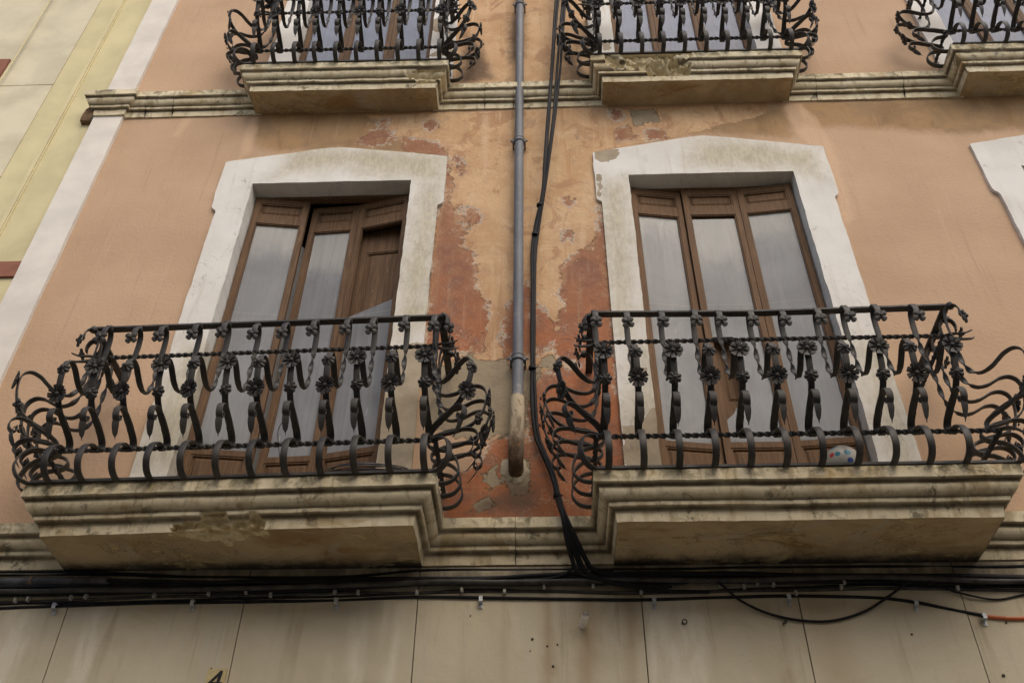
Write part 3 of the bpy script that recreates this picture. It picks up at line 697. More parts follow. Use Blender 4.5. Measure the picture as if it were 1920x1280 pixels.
# ------------------------------------------------------------------ windows
def bisect_grid(bm, x0, x1, z0, z1, st):
    x = x0+st
    while x < x1:
        bmesh.ops.bisect_plane(bm, geom=bm.verts[:]+bm.edges[:]+bm.faces[:], plane_co=(x, 0, 0), plane_no=(1, 0, 0)); x += st
    z = z0+st
    while z < z1:
        bmesh.ops.bisect_plane(bm, geom=bm.verts[:]+bm.edges[:]+bm.faces[:], plane_co=(0, 0, z), plane_no=(0, 0, 1)); z += st
def surround_mesh(c, ho, left, right, sh_l, sh_r, ztop_l, ztop_r, apex, zb, dirt, bare, seed):
    """left/right: outer x of the jambs; sh: shoulder outer x; plaster board with ears and a low gable"""
    xl, xr = c-ho, c+ho; zt = OPEN_TOP-4.29+zb
    k = zb-4.29
    out = [(left, zb-.02), (left, 6.838+k), (left-.006, 6.858+k), (sh_l+.01, 6.878+k), (sh_l, 6.90+k), (sh_l, ztop_l+k), (sh_l+.035, ztop_l+.01+k), (c-.10, apex-.012+k), (c, apex+k), (c+.10, apex-.012+k),
           (sh_r-.035, ztop_r+.01+k), (sh_r, ztop_r+k), (sh_r, 6.90+k), (sh_r-.01, 6.878+k), (right+.006, 6.858+k), (right, 6.838+k), (right, zb-.02)]
    inn = [(xr, zb-.02), (xr, zt), (xl, zt), (xl, zb-.02)]
    bm = bmesh.new(); yf = -.024
    ov = [bm.verts.new((x, yf, z)) for x, z in out]; iv = [bm.verts.new((x, yf, z)) for x, z in inn]
    # three convex-ish pieces
    f = bm.faces.new
    L = ov[0:6] + [ov[6]]
    f([iv[3]] + ov[0:6][::1] + [ov[6], iv[2]]) if False else None
    vl = [iv[2], iv[3], ov[0], ov[1], ov[2], ov[3], ov[4], ov[5], ov[6]]
    vt = [iv[2], ov[6], ov[7], ov[8], ov[9], ov[10], iv[1]]
    vr = [iv[1], ov[10], ov[11], ov[12], ov[13], ov[14], ov[15], ov[16], iv[0]]
    for q in (vl, vt, vr): f(q)
    bmesh.ops.triangulate(bm, faces=bm.faces[:], ngon_method='EAR_CLIP')
    bisect_grid(bm, sh_l-.1, sh_r+.1, zb-.1, apex+k+.1, .04)
    bmesh.ops.dissolve_degenerate(bm, dist=1e-5, edges=bm.edges[:])
    bm.normal_update()
    if sum(fc.normal.y for fc in bm.faces) > 0: bmesh.ops.reverse_faces(bm, faces=bm.faces[:])
    # outer side faces and inner reveal
    be = [e for e in bm.edges if e.is_boundary]
    r = bmesh.ops.extrude_edge_only(bm, edges=be)
    nv = [g for g in r['geom'] if isinstance(g, bmesh.types.BMVert)]
    for v in nv:
        inner = xl-.002 <= v.co.x <= xr+.002 and v.co.z <= zt+.002
        v.co.y = .108 if inner else .012
    for v in bm.verts:
        p = v.co
        w = nz(p, 6, seed)*.006 + nz(p, 22, seed)*.0035
        front = p.y < 0
        edge = any(e.is_boundary or abs(e.verts[0].co.y-e.verts[1].co.y) > .01 for e in v.link_edges)
        if edge: p.x += w; p.z += nz(p, 7, seed+3)*.004 + nz(p, 25, seed)*.0018
        elif front: p.y += nz(p, 4, seed)*.003
    bmesh.ops.recalc_face_normals(bm, faces=bm.faces[:])
    me = bpy.data.meshes.new('surround'); bm.to_mesh(me); bm.free()
    V = np.array([v.co[:] for v in me.vertices])
    set_attr(me, 'dirt', field(dirt, V[:, 0], V[:, 2], .2)); set_attr(me, 'bare', field(bare, V[:, 0], V[:, 2], .08))
    return me

def leaf_mesh(w, h, glass, rails, t=.042, stile=.036, sash=.02):
    """door leaf in local x 0..w, z 0..h, front face at y=0; glass=(z0,z1) pane opening; rails = list of panel (z0,z1)"""
    mb = MB()
    mb.box(0, stile, 0, t, 0, h); mb.box(w-stile, w, 0, t, 0, h)
    ops = sorted(rails+[glass])
    z = 0
    for a, b in ops + [(h, h)]:
        if a-z > .001: mb.box(stile, w-stile, .0015, t-.001, z, a)
        z = b
    for a, b in rails:
        # sunk field with a bead round it
        mb.box(stile, w-stile, .016, .028, a, b)
        i = .018
        mb.box(stile, stile+i*.6, .006, .0165, a, b); mb.box(w-stile-i*.6, w-stile, .006, .0165, a, b)
        mb.box(stile+i*.6, w-stile-i*.6, .006, .0165, a, a+i*.6); mb.box(stile+i*.6, w-stile-i*.6, .006, .0165, b-i*.6, b)
        q = .034; zc0, zc1 = a+q, b-q
        if zc1-zc0 > .02:
            x0, x1 = stile+q, w-stile-q; s = .014
            mb.add([(x0-s, .0158, zc0-s), (x1+s, .0158, zc0-s), (x1+s, .0158, zc1+s), (x0-s, .0158, zc1+s), (x0, .008, zc0), (x1, .008, zc0), (x1, .008, zc1), (x0, .008, zc1)],
                   [(0, 1, 5, 4), (1, 2, 6, 5), (2, 3, 7, 6), (3, 0, 4, 7), (4, 5, 6, 7)])
    a, b = glass; i = .008
    mb.box(stile, stile+i, .007, .02, a, b); mb.box(w-stile-i, w-stile, .007, .02, a, b); mb.box(stile+i, w-stile-i, .007, .02, b-i, b); mb.box(stile+i, w-stile-i, .007, .02, a, a+i)
    return mb
H = OPEN_TOP-ZT
GL = (.60, 2.555); RL = [(.10, .565), (2.645, 2.765)]
def poly_plate(pts, t=.004):
    mb = MB(); n = len(pts)
    mb.add([(x, 0, z) for x, z in pts] + [(x, t, z) for x, z in pts], [tuple(range(n)), tuple(range(2*n-1, n-1, -1))] + [(i, n+i, n+(i+1) % n, (i+1) % n) for i in range(n)])
    return mb

def french_window(key, leaves, surround, glass_mat, zoff=0.0, panes=None, wood=None, inner=None, label=None, curtain_top=2.5):
    c, ho = WIN[key]; zb = ZT+zoff if zoff == 0 else UZT
    mb = MB()          # fixed frame against the back of the reveal + dark room behind it
    x0, x1 = c-ho, c+ho; zt = zb+H
    mb.box(x0-.05, x0+.022, .109, .16, zb, zt+.03); mb.box(x1-.022, x1+.05, .109, .16, zb, zt+.03); mb.box(x0+.022, x1-.022, .109, .16, zt-.022, zt+.05)
    # room box
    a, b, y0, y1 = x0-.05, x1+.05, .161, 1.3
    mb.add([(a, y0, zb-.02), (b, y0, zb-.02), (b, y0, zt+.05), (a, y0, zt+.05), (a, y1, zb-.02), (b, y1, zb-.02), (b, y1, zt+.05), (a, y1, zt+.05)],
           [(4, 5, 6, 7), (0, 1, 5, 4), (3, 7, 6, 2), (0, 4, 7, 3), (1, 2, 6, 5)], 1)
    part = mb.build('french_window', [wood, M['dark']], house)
    if label: part['label'] = label
    o = link('surround', surround[0], None, part)
    if not len(surround[0].materials): surround[0].materials.append(surround[1])
    for i, (xa, da, xb, db) in enumerate(leaves):
        w = math.hypot(xb-xa, db-da); ang = math.atan2(db-da, xb-xa)
        h = H-.03
        rl = [(RL[0][0], RL[0][1]), RL[1]]
        lf = leaf_mesh(w, h, GL, rl).build('door_leaf', wood, part, (xa, da, zb+.006), ang)
        s = .033
        pts = [(s, GL[0]-.005), (w-s, GL[0]-.005), (w-s, GL[1]+.004), (s, GL[1]+.004)]
        if panes and panes[i]: pts = panes[i](w, s)
        off = Matrix.Rotation(ang, 4, 'Z') @ Vector((0, .021, 0))
        poly_plate(pts).build('glass_pane', glass_mat, part, (xa+off.x, da+off.y, zb+.006), ang)
    # curtain with folds hung behind the leaves
    n = 90; P = []
    for z in (zb+.05, zb+.8, zb+1.6, zb+curtain_top):
        P.append([(x0+.03+(x1-x0-.06)*i/n, .262+.016*math.sin(i*.9+nz((i*.07, 0, 0), 1)*6)+.01*nz((i*.1, 0, z), 1), z + (.015*nz((i*.1, 0, 5), 1) if z > zb+2 else 0)) for i in range(n+1)])
    mb = MB(); mb.grid(P); mb.build('curtain', M['curtain'], part, smooth=80)
    if inner:
        inner(part, zb)
    return part

# surrounds
dirt1 = [px([(560, 280), (700, 283), (838, 298), (838, 345), (770, 345), (640, 320), (520, 330)]), px([(790, 350), (835, 350), (830, 400), (810, 600), (745, 650), (750, 500), (775, 400)]), px([(340, 650), (420, 650), (330, 890), (250, 890)])]
bare1 = [px([(735, 662), (760, 655), (790, 640), (800, 660), (800, 900), (700, 900), (720, 760)])]
s1 = surround_mesh(-1.49, .569, -2.268, -.727, -2.306, -.678, 7.402, 7.404, 7.545, ZT, dirt1, bare1, 1.0)
dirt2 = [px([(1300, 265), (1400, 268), (1530, 285), (1540, 340), (1480, 320), (1330, 322), (1290, 300)]), px([(1120, 350), (1180, 340), (1190, 640), (1150, 640)]), px([(1190, 640), (1240, 660), (1250, 880), (1170, 880)]), px([(1600, 650), (1660, 640), (1730, 880), (1670, 880)])]
bare2 = [px([(1110, 290), (1135, 285), (1165, 283), (1160, 303), (1125, 310)]), px([(1165, 800), (1195, 800), (1225, 765), (1235, 790), (1245, 880), (1172, 880)]), px([(1180, 700), (1210, 690), (1215, 720), (1190, 740)]), px([(1118, 330), (1130, 335), (1128, 360), (1122, 380)])]
s2 = surround_mesh(1.199, .577, .426, 2.003, .382, 2.004+.036, 7.407, 7.412, 7.577, ZT, dirt2, bare2, 2.0)
s3 = surround_mesh(3.93, .577, 3.115, 4.73, 3.078, 4.77, 7.40, 7.40, 7.577, ZT, dirt2[:0] or [[(9, 9), (9.1, 9), (9.1, 9.1)]], [[(9, 9), (9.1, 9), (9.1, 9.1)]], 3.0)
far = [[(9, 9), (9.1, 9), (9.1, 9.1)]]
def up_sur(c, ho, bare, seed): return surround_mesh(c, ho, c-ho-.2, c+ho+.2, c-ho-.24, c+ho+.24, 7.40, 7.40, 7.56, UZT, far, bare, seed)
su1 = up_sur(-1.46, .569, [px([(800, 40), (840, 40), (842, 70), (800, 60)]), px([(835, 90), (850, 60), (850, 110), (800, 112)])], 4.0)
su2 = up_sur(1.20, .577, [px([(1130, 80), (1145, 80), (1145, 100), (1130, 100)])], 5.0); su3 = up_sur(3.93, .577, far, 6.0)

def w1_inner(part, zb):
    # panelled inner shutter standing behind the broken right pane
    mb = leaf_mesh(.36, 2.7, (.05, .06), [(.2, 1.2), (1.35, 2.35)], .03, .05)
    mb.build('inner_shutter', M['wood'], part, (-1.27, .235, zb+.02), R(-6))
    mb = leaf_mesh(.12, 2.7, (.05, .06), [(.2, 2.35)], .03, .03); mb.build('inner_shutter', M['wood_dk'], part, (-1.30, .225, zb+.02), R(62))
def w2_inner(part, zb):
    mb = leaf_mesh(.30, 1.75, (.05, .06), [(.2, .8), (.95, 1.6)], .03, .05)
    mb.build('inner_shutter', M['wood_lt'], part, (1.03, .20, zb+.02), R(3))
x1a, x1b = WIN['w1'][0]-.569, WIN['w1'][0]+.569
french_window('w1', [(x1a+.012, .085, -1.668, .135), (-1.655, .195, -1.312, .175), (-1.309, .172, x1b-.012, .085)], (s1, M['sur1']), M['glass'], wood=M['wood'],
              panes=[None, None, lambda w, s: [(s, GL[0]), (w-s, GL[0]), (w-s, 1.80), (s, 1.70)]], inner=w1_inner, label='brown double doors standing ajar behind dusty glass, one pane broken', curtain_top=2.48)
x2a, x2b = WIN['w2'][0]-.577, WIN['w2'][0]+.577
french_window('w2', [(x2a+.012, .075, .992, .128), (1.0, .108, 1.386, .11), (1.389, .108, x2b-.012, .068)], (s2, M['sur2']), M['glass'], wood=M['wood_lt'],
              panes=[None, lambda w, s: [(s+.0, GL[0]-.005), (w-s, GL[0]-.005), (w-s, GL[1]-.028), (s, GL[1]-.028), (s, 1.42), (s+.14, 1.42), (s+.145, 1.06), (s+.12, .93), (s+.06, .82), (s, .76)], None], inner=w2_inner, label='brown panelled doors under the white gabled surround right of the drainpipe', curtain_top=2.6)
x3a = WIN['w3'][0]-.577
french_window('w3', [(x3a+.012, .08, 3.73, .1), (3.735, .1, 4.12, .1), (4.125, .1, 4.495, .08)], (s3, M['sur2']), M['glass'], wood=M['wood_lt'])
for k, sm, mt in (('u1', su1, M['sur1']), ('u2', su2, M['sur2']), ('u3', su3, M['sur2'])):
    c, ho = WIN[k]; a, b = c-ho, c+ho
    french_window(k, [(a+.012, .085, c-.19, .10), (c-.187, .10, c+.187, .10), (c+.19, .10, b-.012, .085)], (sm, mt), M['glass_up'], UP, wood=M['wood'] if k != 'u2' else M['wood_lt'])

# ------------------------------------------------------------------ wrought iron railings
PATH = [(0, 0), (.045, .0), (.085, .016), (.112, .055), (.113, .10), (.095, .15), (.055, .188), (.012, .20), (-.022, .208), (-.044, .232), (-.036, .262), (.0, .285), (.055, .30), (.11, .318), (.165, .347), (.205, .392), (.232, .45), (.245, .52), (.238, .575),
        (.205, .603), (.158, .598), (.118, .575), (.078, .553), (.025, .545), (-.018, .575), (-.042, .64), (-.046, .72), (-.046, .80), (-.05, .875), (-.048, .945), (-.036, .998), (-.006, 1.022), (.024, 1.008), (.036, .972), (.03, .935)]
def vec2(p): return [(v.x, v.y) for v in catmull([(a, b, 0) for a, b in p], 6)]
def baluster_mesh():
    mb = MB(); P = vec2(PATH); n = len(P); wd_ = []; tw = []; th = []
    for i, (d, z) in enumerate(P):
        t = i/(n-1)
        ww = .033 if t < .22 else (.037 if t < .34 else .031)
        if t > .45: ww = .031
        if .66 < t < .82: ww = .027
        wd_.append(ww); th.append(.009 if t < .3 else .0075)
        a = 0.0
        if t > .66: a = min(1, max(0, (t-.69)/.125))*3*math.pi
        tw.append(a)
    strip(mb, P, wd_, th, tw)
    # forward scroll with a leaf tail
    sc = vec2([(-.03, .272), (.03, .302), (.09, .318), (.145, .326), (.185, .318), (.207, .288), (.204, .252), (.183, .236), (.166, .250), (.172, .272)])
    strip(mb, sc, [.033]*len(sc), [.007]*len(sc))
    lf = vec2([(.18, .268), (.186, .24), (.178, .208), (.160, .178), (.138, .148)])
    n2 = len(lf); strip(mb, lf, [max(.003, .019+.015*math.sin(math.pi*min(1, i/(n2-1)*1.15))-(.026 if i/(n2-1) > .82 else 0)*((i/(n2-1)-.82)/.18)) for i in range(n2)], [.004]*n2, [.5*i/n2 for i in range(n2)])
    # knob under the handrail, collar at the lower bar
    mb.tube([(-.019, 0, 1.022), (-.014, 0, 1.022), (.014, 0, 1.022), (.019, 0, 1.022)], [.012, .018, .018, .012], 14); mb.box(-.017, .017, -.006, .016, .186, .214)
    # curled leaf where the loop meets the twisted stem
    return mb.mesh('baluster')
BAL = baluster_mesh(); BAL.materials.append(M['iron']); BAL.polygons.foreach_set('use_smooth', [True]*len(BAL.polygons)); BAL.set_sharp_from_angle(angle=R(50))
def fl_mesh(name, *a, **k):
    mb = MB(); flower(mb, *a, **k); me = mb.mesh(name); me.materials.append(M['iron']); me.polygons.foreach_set('use_smooth', [True]*len(me.polygons)); me.set_sharp_from_angle(angle=R(55)); return me
F_BIG = fl_mesh('leaf_rosette', 8, .050, .44, .20, .006, .011, notch=.05)
F_SMALL = fl_mesh('round_rosette', 7, .0345, .70, -.22, .008, .011, round_=True)
F_CROSS = fl_mesh('cross_flower', 4, .037, .40, -.05, .008, .010, round_=True)
def add_baluster(root, loc, rot, big_top, full=True):
    b = bpy.data.objects.new('baluster', BAL); COL.objects.link(b); b.parent = root; b.location = loc; b.rotation_euler = (random.uniform(-.018, .018), random.uniform(-.02, .02), rot)
    def fl(me, nm, d, z, tilt, spin):
        o = bpy.data.objects.new(nm, me); COL.objects.link(o); o.parent = b; o.location = (0, -d, z); o.rotation_euler = (tilt, spin, 0)
    rs = random.uniform
    fl(F_BIG if big_top else F_SMALL, 'rosette', .252, .525, R(4), rs(0, 1)); fl(F_SMALL if big_top else F_BIG, 'rosette', .212, .39, R(24), rs(0, 1))
    fl(F_CROSS, 'rosette', .050, .915, R(12), R(45)*0+rs(-.15, .15))
def twisted(mb, a, b, size=.0075, pitch=.078, off=0.0):
    a, b = Vector(a), Vector(b); L = (b-a).length; n = max(8, int(L/.0075)); t = (b-a)/L
    u = t.orthogonal().normalized(); w = t.cross(u); vs = []; fs = []
    for i in range(n+1):
        an = off+2*math.pi*(L*i/n)/pitch; p = a+t*(L*i/n)
        for (q, r) in ((1, 1), (-1, 1), (-1, -1), (1, -1)):
            e = (u*math.cos(an)+w*math.sin(an))*q*size*1.25 + (-u*math.sin(an)+w*math.cos(an))*r*size*.55; vs.append(p+e)
    for i in range(n):
        for k in range(4): fs.append((i*4+k, i*4+(k+1) % 4, (i+1)*4+(k+1) % 4, (i+1)*4+k))
    fs += [(3, 2, 1, 0), tuple(n*4+k for k in range(4))]; mb.add(vs, fs)
def flatbar(mb, pts, w, h):
    for p, q in zip(pts[:-1], pts[1:]):
        p, q = Vector(p), Vector(q); t = (q-p).normalized(); s = Vector((-t.y, t.x, 0))*w/2; z = Vector((0, 0, h/2))
        vs = [p-s-z, p+s-z, p+s+z, p-s+z, q-s-z, q+s-z, q+s+z, q-s+z]
        mb.add(vs, [(0, 3, 2, 1), (4, 5, 6, 7), (0, 1, 5, 4), (1, 2, 6, 5), (2, 3, 7, 6), (3, 0, 4, 7)])
def railing(xl, xr, dl, dr, z, xs, sides, diag, first_big, label, bend=0.0):
    """xl..xr: slab edges, dl/dr: depth of the rail line at both ends (facade at 0)"""
    cx = (xl+xr)/2; root = empty('balcony_railing', (cx, 0, z), label, 'balcony railing', 'wrought iron balcony railings')
    yf = lambda x: -(dl+(dr-dl)*(x-xl)/(xr-xl))
    tilt = math.atan2(-(dr-dl), xr-xl); L, Rr = xl-cx, xr-cx
    e = .012
    def rail(name, zz, ins, fn):
        mb = MB(); a = (L+e+ins, 0.0, zz); b = (L+e+ins, yf(xl)+ins, zz); c = (Rr-e-ins, yf(xr)+ins, zz); d = (Rr-e-ins, 0.0, zz); fn(mb, a, b, c, d)
        return mb.build(name, M['iron'], root)
    def hand(mb, a, b, c, d):
        m1 = Vector(b).lerp(Vector(c), .45); m1.z -= bend
        flatbar(mb, [b, m1, c], .042, .011); flatbar(mb, [a, b], .041, .0105); flatbar(mb, [c, d], .041, .0105)
    rail('handrail', 1.047, .015, hand)
    rail('bottom_rail', .012, .0, lambda mb, a, b, c, d: (flatbar(mb, [b, c], .03, .014), flatbar(mb, [a, b], .029, .0135), flatbar(mb, [c, d], .029, .0135)))
    def tw(mb, a, b, c, d):
        twisted(mb, b, c, .0105); twisted(mb, a, b, .0105); twisted(mb, c, d, .0105)
    rail('twisted_bar', .200, .0, tw)
    def tw2(mb, a, b, c, d):
        twisted(mb, b, c, .010); twisted(mb, a, b, .010); twisted(mb, c, d, .010)
        for q, sx in ((b, -1), (c, 1)):       # split leaf tails where the bar runs past the corner
            q = Vector(q)
            mb.tube(catmull([q, q+Vector((sx*.05, -.012, .004)), q+Vector((sx*.10, -.03, -.008)), q+Vector((sx*.145, -.04, .006))], 4), [.009]*6+[.007]*3+[.005]*3+[.002], 6)
            mb.tube(catmull([q, q+Vector((sx*.06, -.01, -.03)), q+Vector((sx*.12, -.03, -.05)), q+Vector((sx*.15, -.02, -.03))], 4), [.010]*6+[.008]*3+[.005]*3+[.002], 6)
    rail('twisted_bar', .878, .062, tw2)
    random.seed(int(abs(xl)*100))
    for i, x in enumerate(xs): add_baluster(root, (x-cx, yf(x)+random.uniform(-.003, .003), .006), tilt+random.uniform(-.03, .03), (i % 2 == 0) == first_big)
    for sgn, ed, dd in ((-1, L, dl), (1, Rr, dr)):
        for j, d in enumerate(sides[0 if sgn < 0 else 1]):
            add_baluster(root, (ed-sgn*e, -d, .006), sgn*math.pi/2+random.uniform(-.06, .06), (j % 2 == 0) != first_big)
        if diag[0 if sgn < 0 else 1]:
            add_baluster(root, (ed-sgn*(e+.004), -dd+.012, .008), sgn*R(48), first_big if sgn > 0 else not first_big)
    return root
railing(-2.535, -.531, .455, .505, ZT, [-2.425+.168*i for i in range(12)], ([.16, .28, .39], [.19, .30, .41]), (1, 1), False, 'iron railing in front of the ajar doors, a wire coil behind it')
railing(.236, 2.21, .508, .512, ZT, [.298+.1674*i for i in range(11)], ([.19, .30, .41], [.19, .30, .41]), (1, 1), True, 'wrought iron railing with rosettes right of the drainpipe, a spotted ball behind it', .018)
railing(-2.28, -.70, .298, .288, UZT, [-2.19+.1592*i for i in range(10)], ([.11, .22], [.11, .22]), (1, 1), True, 'iron railing of the upper balcony left of the drainpipe, cut off by the picture top')
railing(.405, 1.98, .298, .293, UZT, [.466+.1608*i for i in range(10)], ([.11, .22], [.11, .22]), (1, 1), False, 'iron railing on the upper slab with a broken front edge, right of the cables')
railing(3.11, 4.75, .303, .303, UZT, [3.19+.16*i for i in range(10)], ([.12, .25], [.12, .25]), (0, 0), True, 'wrought iron railing at the top right corner, only its left end in view')

# ------------------------------------------------------------------ drainpipe
dp = empty('drainpipe', (-.155, -.075, 4.55), 'grey round drainpipe running down between the balconies into a clay elbow', 'drainpipe')
D0 = Vector((-.155, -.075, 4.55))
mb = MB()
def seg(z0, z1, r): mb.tube([Vector((W(974, 300).x*0-.1515+.0005*(z-6)+.003*nz((0, 0, z), .8), -.07, z))-D0 for z in np.linspace(z0, z1, 14)], r, 18)
seg(5.0, 6.6, .0315); seg(6.598, 8.6, .0322); seg(8.598, 12.1, .0318)
mb.build('pipe', M['pipe'], dp, smooth=50)
for z in (7.50, 5.39, 9.45):
    mb = MB(); c = Vector((-.152, -.07, z))-D0
    mb.tube([c+Vector((0, 0, -.016)), c+Vector((0, 0, .016))], .0375, 18); mb.ring(c+Vector((0, 0, .016)), (0, 0, 1), .036, .005, 18, 6); mb.ring(c-Vector((0, 0, .016)), (0, 0, 1), .036, .005, 18, 6)
    for s in (-1, 1):
        mb.box(c.x+s*.036-.012*(s < 0), c.x+s*.036+.012*(s > 0)+.012*(s < 0)*0, c.y-.008, c.y+.07, c.z-.012, c.z+.012); mb.tube([c+Vector((s*.044, -.004, 0)), c+Vector((s*.062, .0, 0))], .008, 6)
    mb.build('bracket', M['pipe'], dp, smooth=50)
mb = MB()
ep = catmull([(-.153, -.07, 5.10), (-.154, -.07, 4.98), (-.157, -.070, 4.86), (-.159, -.066, 4.75), (-.160, -.048, 4.675), (-.160, .02, 4.62)], 5)
mb.tube([p-D0 for p in ep], [.040]*3+[.041]*8+[.043]*6+[.041]*(len(ep)-17), 18)
el = mb.build('clay_elbow', M['elbow'], dp, (0, 0, 0), smooth=50)
mb = MB(); n = 26; vs = [(0, -.008, 0)]; rr = []
for i in range(n):
    a = 2*math.pi*i/n; r = .078*(1+.35*nz((math.cos(a), math.sin(a), 2), 2.2)+.25*nz((math.cos(a), math.sin(a), 7), 6)); vs.append((r*math.cos(a), .003, r*1.05*math.sin(a)))
vs2 = [(v[0]*.75, -.009+.009*nz((v[0], 0, v[2]), 26), v[2]*.75) for v in vs[1:]]
mb.add(vs[1:]+vs2+[(0, -.006, 0)], [(i, (i+1) % n, n+(i+1) % n, n+i) for i in range(n)] + [(n+i, n+(i+1) % n, 2*n) for i in range(n)])
mb.build('mortar_collar', mat_simple('pale_mortar', (.42, .36, .26), .9, .2, .2, 14, bump=.6), dp, Vector((-.16, -.004, 4.655))-D0, smooth=60)

# ------------------------------------------------------------------ cables
def cable(pts, r, label, mat='cable', group='black cables running along the wall', name='cable', raw=False, per=8, n=8):
    P = pts if raw else [W(*p) for p in pts]
    c = catmull(P, per); base = sum(c, Vector())/len(c)
    mb = MB(); mb.tube([p-base for p in c], r, n)
    o = mb.build(name, M[mat], None, base, smooth=60); return tag(o, label, 'cable', group)
def hz(pts, d, r, label, mat='cable', jit=0.0, group='black cables running along the wall', name='cable'):
    random.seed(int(r*1e5)+len(pts)+int(pts[0][1]))
    if pts[0][0] == -60: pts = [(-420, pts[0][1]+6), (-240, pts[0][1]+3)]+list(pts)
    if pts[-1][0] == 1990: pts = list(pts)+[(2150, pts[-1][1]+1), (2400, pts[-1][1]+2)]
    return cable([(x, y+random.uniform(-jit, jit), d+random.uniform(-.004, .004)) for x, y in pts], r, label, mat, group, name, per=10)
LB = 'black cable lying in the long horizontal bundle under the first floor balconies'
def dens(pts, step=110):
    out = []
    for (a, b), (c, d) in zip(pts[:-1], pts[1:]):
        k = max(1, int((c-a)/step)); out += [(a+(c-a)*i/k, b+(d-b)*i/k) for i in range(k)]
    return out+[pts[-1]]
hz(dens([(-60, 1079), (210, 1077), (430, 1081), (640, 1080), (800, 1069), (1110, 1068), (1260, 1066), (1640, 1062), (1990, 1060)]), .012, .0075, 'thin black cable tucked tight under the balcony soffits, topmost of the horizontal bundle', jit=1.2)
hz(dens([(-60, 1104), (300, 1097), (500, 1090), (640, 1086), (900, 1084), (1150, 1083), (1350, 1078), (1500, 1080), (1700, 1080), (1990, 1084)]), .035, .016, LB, jit=2)
hz(dens([(-60, 1110), (300, 1104), (520, 1099), (700, 1094), (950, 1090), (1150, 1086), (1400, 1087), (1600, 1083), (1990, 1090)]), .050, .013, 'dusty cable lying in the long horizontal bundle under the first floor balconies', 'cable_gr', jit=2)
hz(dens([(200, 1090), (420, 1093), (640, 1092), (860, 1087), (1000, 1080), (1100, 1076), (1250, 1074), (1480, 1079)]), .045, .011, LB, jit=2)
hz(dens([(-60, 1114), (300, 1110), (600, 1104), (800, 1092), (950, 1083), (1075, 1075), (1300, 1083), (1600, 1089), (1990, 1092)]), .030, .010, LB, jit=2)
hz(dens([(-60, 1100), (250, 1098), (600, 1090), (1000, 1096), (1300, 1090), (1700, 1087), (1990, 1080)]), .022, .011, 'dusty cable lying in the long horizontal bundle under the first floor balconies', 'cable_gr', jit=2.5)
hz(dens([(-60, 1130), (160, 1124), (300, 1119), (480, 1116), (640, 1111), (760, 1112), (900, 1108), (1200, 1110), (1400, 1108), (1640, 1102), (1990, 1106)]), .016, .0085, 'dusty grey cable with pale ties, just above the lowest cable on the beige wall', 'cable_gr', 1)
hz(dens([(-60, 1135), (160, 1129), (480, 1121), (640, 1117), (780, 1112), (900, 1106), (1050, 1111), (1200, 1114), (1400, 1103), (1640, 1096), (1990, 1099)]), .014, .007, LB, jit=1.5)
hz(dens([(-60, 1141), (300, 1130), (500, 1127), (640, 1125), (780, 1119), (960, 1121), (1200, 1124), (1350, 1120), (1480, 1117), (1640, 1120)]) + [(1720, 1129), (1780, 1141), (1845, 1154)], .015, .0085, 'lowest black cable on the beige wall, pinned by zinc clips, dropping towards the orange conduit', jit=.6)
cable([(1848, 1155, .018), (1880, 1158, .018), (1915, 1159, .018), (2100, 1156, .018), (2350, 1156, .018)], .010, 'short orange conduit sleeve at the right end of the lowest cable', 'orange', None, 'conduit_sleeve')
hz(dens([(-60, 1072), (100, 1071), (230, 1074), (330, 1080)]), .03, .006, LB, jit=1)
cable([(1335, 1083, .05), (1358, 1100, .045), (1390, 1126, .03), (1440, 1149, .025), (1500, 1162, .022), (1560, 1163, .022), (1620, 1146, .025), (1665, 1118, .035), (1700, 1092, .05)], .0065, 'thin cable sagging in a loose loop below the bundle on the right')
cable([(1740, 1088, .05), (1780, 1105, .03), (1830, 1118, .025), (1870, 1123, .02), (1910, 1116, .02), (1990, 1096, .03)], .005, 'thin cable drooping at the right edge above the orange conduit')
# grey conduit end on the left
mb = MB(); c0 = W(-60, 1093, .035); c1 = W(212, 1089, .035); mb.tube([Vector((0, 0, 0)), (c1-c0)*.5, (c1-c0)*.97, (c1-c0)], [.024, .024, .024, .014], 14)
o = mb.build('conduit', M['conduit'], None, c0, smooth=50); tag(o, 'thick grey conduit pipe at the left end of the cable bundle', 'conduit')
mb = MB(); p = W(60, 1091, .035); mb.tube([Vector((-.009, 0, 0)), Vector((.009, 0, 0))], .028, 14); mb.tube([Vector((0, .01, .024)), Vector((0, .04, .034))], .007, 6)
tag(mb.build('conduit_clamp', mat_simple('rusty_clamp', (.17, .12, .08), .7, .3, .25, 30), None, p, smooth=50), 'rusty clamp holding the thick grey conduit pipe', 'clamp')
# vertical bundle beside the drainpipe
VG = 'black cables hanging down beside the drainpipe'
LV = 'black cable in the bundle hanging straight down beside the drainpipe'
def vert(off, r, tail, lab=LV, wob=5):
    r *= 1.18
    random.seed(int(off*10)+77)
    off *= .75
    base = [(1068, -330), (1061, -180), (1053, -40), (1047, 40), (1040, 130), (1033, 210), (1026, 290), (1018, 360), (1008, 420), (1001, 470), (999, 540), (998, 620), (998, 690), (1000, 750), (1003, 795), (1008, 822), (1019, 850), (1030, 874), (1038, 900), (1046, 930), (1056, 962)]
    P = []
    for x, y in base:
        s = max(.30, min(1, (450-y)/300)) if y < 450 else .32
        P.append((x+off*s+random.uniform(-wob, wob)*.35, y, .03+(.10 if y < 300 else .10*max(0, (430-y)/130) if y < 430 else 0)+abs(off)*.0006+random.uniform(0, .006)+(.03 if y > 900 else 0) + (.11 if y > 960 else 0)))
    cable(P+tail, r, lab, 'cable', VG)
